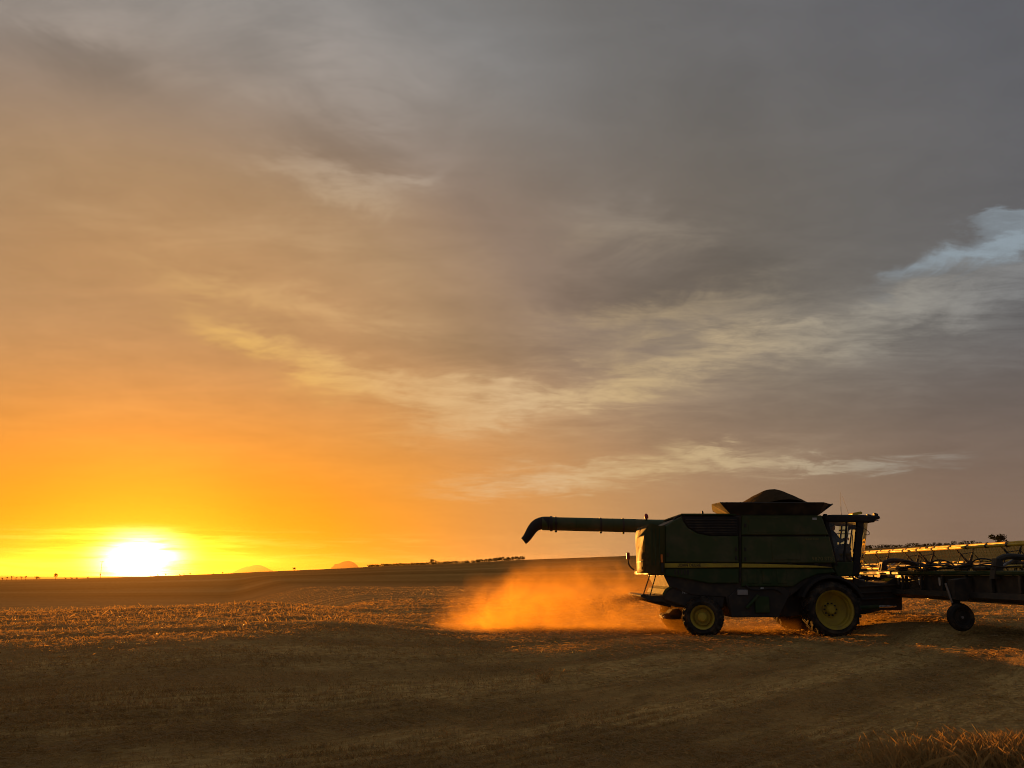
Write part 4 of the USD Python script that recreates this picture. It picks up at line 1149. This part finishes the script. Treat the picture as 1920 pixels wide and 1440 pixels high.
def tree(name, label, category, px, base_py, height_px, width_px, dist, seed, group=None, bare=0.35, leaves=200):
    rng = np.random.default_rng(seed)
    az = direction(px)
    x, y = dist * math.tan(az), dist
    z = float(ground_z(x, y))
    sc = math.hypot(x, y) / FPX * 1.02
    h, w = height_px * sc, width_px * sc
    T = thing(name, label, category, (x, y, z), group=group)
    tr = tube([(0, 0, -0.4), (0.04 * h * rng.normal(), 0, 0.3 * h), (0.05 * h * rng.normal(), 0, 0.62 * h)], [0.035 * h + 0.04, 0.026 * h + 0.03, 0.012 * h + 0.015], 6)
    limbs = [tube([(0, 0, h * rng.uniform(0.2, 0.4)), (w * 0.3 * math.cos(t), w * 0.3 * math.sin(t), h * rng.uniform(0.55, 0.75))], [0.02 * h + 0.01, 0.006 * h + 0.01], 5) for t in rng.uniform(0, 6.28, 4)]
    obj('trunk', cat(tr, *limbs), BARK, T)
    obj('crown', crown_mesh(rng, h, w, bare * h, 7, leaves, 0.085 * (h + w) / 2 + 0.03), LEAF, T)


tree('tree', 'lone tree standing out on the ridge far left of the sun', 'tree', 107, 1083, 10.5, 7.5, 400, 1, bare=0.4)
tree('tree', 'small flat-topped tree left of the lone ridge tree', 'tree', 72, 1085, 5.5, 8, 405, 2, bare=0.45)
for k, px in enumerate((125, 136, 146, 167)):
    tree('bush', 'small dark bush on the ridge between the lone tree and the pole', 'bush', px, 1084, 3.6, 4, 400, 10 + k, group='bushes between lone tree and pole', bare=0.1, leaves=90)
for k, px in enumerate((8, 16, 25, 33, 43, 51)):
    tree('tree', 'thin tree tuft on the skyline at the far left edge', 'tree', px, 1086, 5 + (k % 3) * 1.3, 3.6, 420, 20 + k, group='thin trees at the far left', bare=0.4, leaves=80)
for k, px in enumerate((285, 297, 312, 338, 346, 358, 402, 418)):
    tree('bush', 'tiny bush on the ridge just right of the sun', 'bush', px, 1078, 2.2 + (k % 3), 4, 410, 40 + k, group='tiny bushes right of the sun', bare=0.1, leaves=80)
tree('bush', 'forked bush on the horizon between the two far hills', 'bush', 552, 1067, 6, 9, 410, 60, bare=0.2, leaves=110)
rng = np.random.default_rng(77)
tall = {}
px, k = 692.0, 0
while px < 982:
    grow = 3.2 + 3.0 * smooth01((px - 860) / 100) + rng.uniform(-0.9, 1.3)
    tree('bush', 'dark bush in the ragged row along the ridge', 'bush', px, 1055, grow, rng.uniform(10, 18), 425 + rng.uniform(-6, 6), 100 + k, group='ragged row of bushes on the ridge', bare=0.0, leaves=190)
    px += rng.uniform(5.0, 8.5)
    k += 1
tree('tree', 'rounded tree rising above the ragged row of ridge bushes', 'tree', 811, 1057, 9, 11, 418, 160, bare=0.25)
px, k = 1600.0, 0
while px < 1850:
    tree('bush', 'dark bush in the treeline behind the reel', 'bush', px, 1025, rng.uniform(5, 9), rng.uniform(10, 17), 440 + rng.uniform(-8, 8), 200 + k, group='treeline behind the reel', bare=0.05, leaves=150)
    px += rng.uniform(8, 13)
    k += 1
tree('tree', 'large rounded tree above the reel at the right edge', 'tree', 1879, 1018, 15, 24, 440, 260, bare=0.15, leaves=420)
# pole
xp, yp = 395 * math.tan(direction(190)), 395.0
zp = float(ground_z(xp, yp))
POLE = thing('utility_pole', 'tall thin pole on the ridge at the left of the sun', 'pole', (xp, yp, zp))
obj('post', tube([(0, 0, -0.5), (0, 0, 8.6)], [0.16, 0.10], 8), BARK, POLE, smooth=40)
obj('crossarm', box(-0.9, 0.9, -0.06, 0.06, 8.0, 8.14, 0.02), BARK, POLE)
obj('box', box(-0.42, -0.17, -0.2, 0.2, 1.3, 2.3, 0.03), STEEL, POLE)
for s in (-0.75, 0.75):
    obj('insulator', tube([(s, 0, 8.14), (s, 0, 8.36)], [0.06, 0.04], 8), WHITE, POLE)
# a pale farm track on the far slope
tr_ = []
for px in np.linspace(560, 700, 40):
    az = direction(px)
    y = 330 + 14 * math.sin((px - 560) / 45)
    x = y * math.tan(az)
    tr_.append((x, y))
tr_ = np.array(tr_)
vv = []
for x, y in tr_:
    for d in (-2.6, 2.6):
        vv.append((x, y + d, float(ground_z(x, y + d)) + 0.25))
idx = np.arange(len(tr_))[:-1, None] * 2
obj('track', (np.array(vv), np.hstack([idx, idx + 2, idx + 3, idx + 1])), TRACKLOOK, kind='structure', label='pale farm track across the far slope')


# ------------------------------------------------------------------ stubble
def straw_look(name, tones, trans=0.45):
    g = Graph()
    r = g.add('geometry', 'random_per_island')
    c = g.ramp(r, tones)
    a = g.add('diffuse_bsdf', 'BSDF', color=c)
    b = g.add('translucent_bsdf', 'BSDF', color=c)
    gl = g.add('glossy_bsdf', 'BSDF', color=(0.8, 0.75, 0.6), roughness=0.35)
    m = g.add('mix_closure', 'closure', fac=trans, closure1=a, closure2=b)
    return g.build(f'/World/Looks/{name}', surface=g.add('mix_closure', 'closure', fac=0.06, closure1=m, closure2=gl))


STRAW = straw_look('dry_straw', [(0, (0.42, 0.265, 0.09)), (0.4, (0.55, 0.36, 0.13)), (0.8, (0.64, 0.44, 0.17)), (1, (0.72, 0.55, 0.26))], 0.42)
GRASS = straw_look('dry_grass', [(0, (0.10, 0.08, 0.022)), (0.5, (0.21, 0.16, 0.045)), (1, (0.34, 0.25, 0.085))], 0.45)


def blades(rng, x, y, h, w, lean):
    """Thin bent blades standing on the ground, two triangles each."""
    n = len(x)
    z = ground_z(x, y)
    a = rng.uniform(0, 2 * np.pi, n)
    side = np.stack([np.cos(a), np.sin(a), 0 * a], 1) * (w / 2)[:, None]
    t = rng.uniform(0, 2 * np.pi, n)
    l = np.abs(rng.normal(0, lean, n)) * h
    off = np.stack([np.cos(t) * l, np.sin(t) * l, h], 1)
    p = np.stack([x, y, z - 0.015], 1)
    v = np.stack([p - side, p + side, p + off * [0.45, 0.45, 0.62] + side * 0.8, p + off], 1).reshape(-1, 3)
    i = np.arange(n)[:, None] * 4
    return v, np.vstack([i + [0, 1, 2], i + [0, 2, 3]])


def litter(rng, x, y, length, w):
    """Loose straw lying about on the ground."""
    n = len(x)
    a = rng.uniform(0, 2 * np.pi, n)
    d = np.stack([np.cos(a), np.sin(a), rng.normal(0, 0.16, n)], 1) * (length / 2)[:, None]
    s = np.stack([-np.sin(a), np.cos(a), rng.normal(0, 0.7, n)], 1) * (w / 2)[:, None]
    p = np.stack([x, y, ground_z(x, y) + 0.012 + rng.uniform(0, 0.035, n)], 1)
    v = np.stack([p - d - s, p - d + s, p + d], 1).reshape(-1, 3)
    return v, np.arange(3 * n).reshape(-1, 3)


def scatter(rng, n, r0, r1, power, azmax=41):
    u = rng.uniform(0, 1, n)
    if power == 0:
        r = r0 * (r1 / r0) ** u
    else:
        r = (r0 ** power + u * (r1 ** power - r0 ** power)) ** (1 / power)
    a = np.radians(rng.uniform(-azmax, azmax, n))
    return r * np.sin(a), r * np.cos(a), r


def clumping(x, y):
    q = -x * math.sin(ROW) + y * math.cos(ROW)
    s = x * math.cos(ROW) + y * math.sin(ROW)
    a = meshkit.fbm(np.stack([s * 0.10, q * 0.9, 0 * x], -1), 4, 21)
    b = meshkit.fbm(np.stack([x * 0.9, y * 0.9, 0 * x + 5], -1), 2, 31)
    return np.clip((0.55 * a + 0.45 * b + 0.14 * (windrow(x, y) - 0.5) - 0.38) / 0.22, 0, 1)


rng = np.random.default_rng(5)
x, y, r = (np.concatenate(c) for c in zip(scatter(rng, 370000, 2.3, 120, 0.25), scatter(rng, 110000, 2.3, 13, 1.0)))
q = -x * math.sin(ROW) + y * math.cos(ROW)
q2 = np.round(q / 0.28) * 0.28 + rng.normal(0, 0.035, len(q))
y = y + (q2 - q) / math.cos(ROW) * (r < 30)
keep = rng.uniform(0, 1, len(x)) < 0.14 + 0.86 * clumping(x, y)
away = (np.abs(x - 7.0) < 4.6) & (np.abs(y - 25.4) < 2.4)
keep &= ~(away & (rng.uniform(0, 1, len(x)) < 0.75))
x, y, r = x[keep], y[keep], r[keep]
LITZ = smooth01((-x - 1) / 6) * smooth01((y - 17) / 6)
thin_out = rng.uniform(0, 1, len(x)) > 0.42 * LITZ
x, y, r, LITZ = x[thin_out], y[thin_out], r[thin_out], LITZ[thin_out]
h = rng.uniform(0.030, 0.100, len(x)) * (1 + LITZ * (0.1 + 1.3 * rng.uniform(0, 1, len(x)) ** 4)) * (1 - 0.35 * smooth01((0.907 * x + 0.42 * y - 5) / 5))
w = np.maximum(0.0045, 0.00066 * r) * rng.uniform(0.6, 1.3, len(x))
obj('stubble', blades(rng, x, y, h, w, 0.55), STRAW, kind='stuff', label='short dry stubble standing over the field', category='stubble')
x, y, r = (np.concatenate(c) for c in zip(scatter(rng, 230000, 2.3, 60, 0.15), scatter(rng, 90000, 2.3, 12, 1.0)))
keep = rng.uniform(0, 1, len(x)) < 0.2 + 0.8 * clumping(x * 1.0 + 40, y)
x, y, r = x[keep], y[keep], r[keep]
obj('loose_straw', litter(rng, x, y, rng.uniform(0.06, 0.22, len(x)) * (1 + r / 60), np.maximum(0.005, 0.0007 * r)), STRAW, kind='stuff', label='loose chopped straw strewn over the stubble', category='straw')


def tussock(x0, y0, wx, wy, n, h0, h1, seed, label, look=GRASS):
    rng = np.random.default_rng(seed)
    k = 26
    cx, cy = rng.normal(0, 0.45, k) * wx, rng.normal(0, 0.45, k) * wy
    j = rng.integers(0, k, n)
    x, y = x0 + cx[j] + rng.normal(0, 0.22, n) * wx, y0 + cy[j] + rng.normal(0, 0.4, n) * wy
    obj('grass_tuft', blades(rng, x, y, (h0 + (h1 - h0) * rng.uniform(0, 1, n) ** 1.4), rng.uniform(0.002, 0.0045, n), 0.6), look, kind='stuff', label=label, category='grass')


tussock(6.55, 10.0, 1.5, 0.6, 10000, 0.05, 0.32, 3, 'golden dry grass growing in the bottom right corner', STRAW)
tussock(0.62, 15.2, 0.16, 0.1, 45, 0.12, 0.26, 4, 'small pale grass tuft in the middle of the field', STRAW)
# ------------------------------------------------------------------ chopped straw thrown from the spreader
rng = np.random.default_rng(8)
n = 5200
t = rng.uniform(0, 1, n) ** 1.25
o = np.array([at(1203, 1119, MID)[0], MID, at(1203, 1119, MID)[1]])
drop = np.array([at(1120, 1148, MID)[0], MID, at(1120, 1148, MID)[1]]) - o
pp = o + np.outer(t, drop) + np.stack([np.zeros(n), np.zeros(n), 0.12 * np.sin(t * 2.2)], 1)
pp += rng.normal(0, 1, (n, 3)) * np.stack([0.05 + 0.28 * t, 0.45 + 0.6 * t, 0.03 + 0.20 * t ** 1.2], 1)
d = rng.normal(size=(n, 3))
d *= (rng.uniform(0.010, 0.042, n) / np.linalg.norm(d, axis=1))[:, None]
e = rng.normal(size=(n, 3))
e *= (rng.uniform(0.003, 0.008, n) / np.linalg.norm(e, axis=1))[:, None]
v = np.stack([pp - d - e, pp - d + e, pp + d], 1).reshape(-1, 3)
obj('flying_straw', (v, np.arange(3 * n).reshape(-1, 3)), STRAW, kind='stuff', label='chopped straw flying out behind the harvester', category='straw')
# ------------------------------------------------------------------ dust and haze
def dust_look():
    g = Graph()
    p = g.add('geometry', 'position')
    sep = g.add('separate_xyz', 'x', vector=p)
    X, Y, Z = sep, g.same(sep, 'y'), g.same(sep, 'z')
    warp = g.noise(p, 0.55, 4, 0.6, 0.4)
    w2 = g.m('multiply', g.m('subtract', warp, 0.5), 1.7)

    def puff(cx, cy, cz, rx, ry, rz, k, wob=1.0):
        a = g.m('divide', g.m('subtract', g.m('add', X, g.m('multiply', w2, wob)), cx), rx)
        b = g.m('divide', g.m('subtract', Y, cy), ry)
        c = g.m('divide', g.m('subtract', g.m('subtract', Z, g.m('multiply', w2, 0.55 * wob)), cz), rz)
        q = g.m('add', g.m('add', g.m('multiply', a, a), g.m('multiply', b, b)), g.m('multiply', c, c))
        return g.m('multiply', g.m('exponent', g.m('multiply', g.m('power', q, 1.05), -1.0)), k)
    parts = [puff(0.25, 27.6, 0.35, 1.65, 1.7, 0.85, 0.85), puff(2.2, 27.2, 0.5, 1.9, 1.5, 0.75, 0.55), puff(3.6, 27.4, 1.25, 1.9, 1.6, 0.85, 0.30), puff(1.3, 27.8, 1.25, 1.6, 1.6, 0.80, 0.30),
             puff(4.4, 26.6, 0.2, 1.8, 1.2, 0.5, 0.45), puff(7.4, 26.0, 0.05, 1.9, 1.1, 0.30, 0.28, 0.4), puff(-0.9, 27.0, 0.1, 1.2, 1.4, 0.55, 0.5)]
    s = parts[0]
    for q in parts[1:]:
        s = g.m('add', s, q)
    n = g.noise(p, 1.15, 8, 0.66, 0.9)
    d = g.m('multiply', s, g.ss(n, 0.34, 0.66, 0.18, 1.4))
    d = g.m('multiply', d, DUST_DENSITY)
    d = g.m('multiply', g.m('subtract', d, 0.008), 1.0)
    vol = g.add('principled_volume', 'volume', color=(0.82, 0.46, 0.08), density=g.m('maximum', d, 0.0), anisotropy=0.55)
    return g.build('/World/Looks/dust_look', volume=vol)


DUST_DENSITY = 0.48
pts = []
for cx, cy, cz, rx, ry, rz in ((0.6, 27.0, 0.9, 4.4, 3.4, 2.4), (3.6, 26.8, 1.0, 3.8, 3.2, 2.3), (7.8, 26.0, 0.4, 3.0, 2.2, 1.2)):
    s_ = trimesh.creation.icosphere(2, 1.0)
    pts.append(s_.vertices * [rx, ry, rz] + [cx, cy, cz])
dm = trimesh.convex.convex_hull(np.vstack(pts))
dm.vertices[:, 2] = np.maximum(dm.vertices[:, 2], -0.3)
obj('dust_cloud', dm, dust_look(), kind='stuff', label='orange backlit dust billowing behind the harvester', category='dust')

HAZE_DENSITY = 0.000014
g = Graph()
hz = g.add('principled_volume', 'volume', color=(1.0, 0.70, 0.32), density=HAZE_DENSITY, anisotropy=0.82)
obj('haze', trimesh.creation.box(bounds=[(-5400, -5400, -60), (5400, 5400, 90)]), g.build('/World/Looks/haze_look', volume=hz), kind='stuff', label='warm evening haze over the field', category='haze')
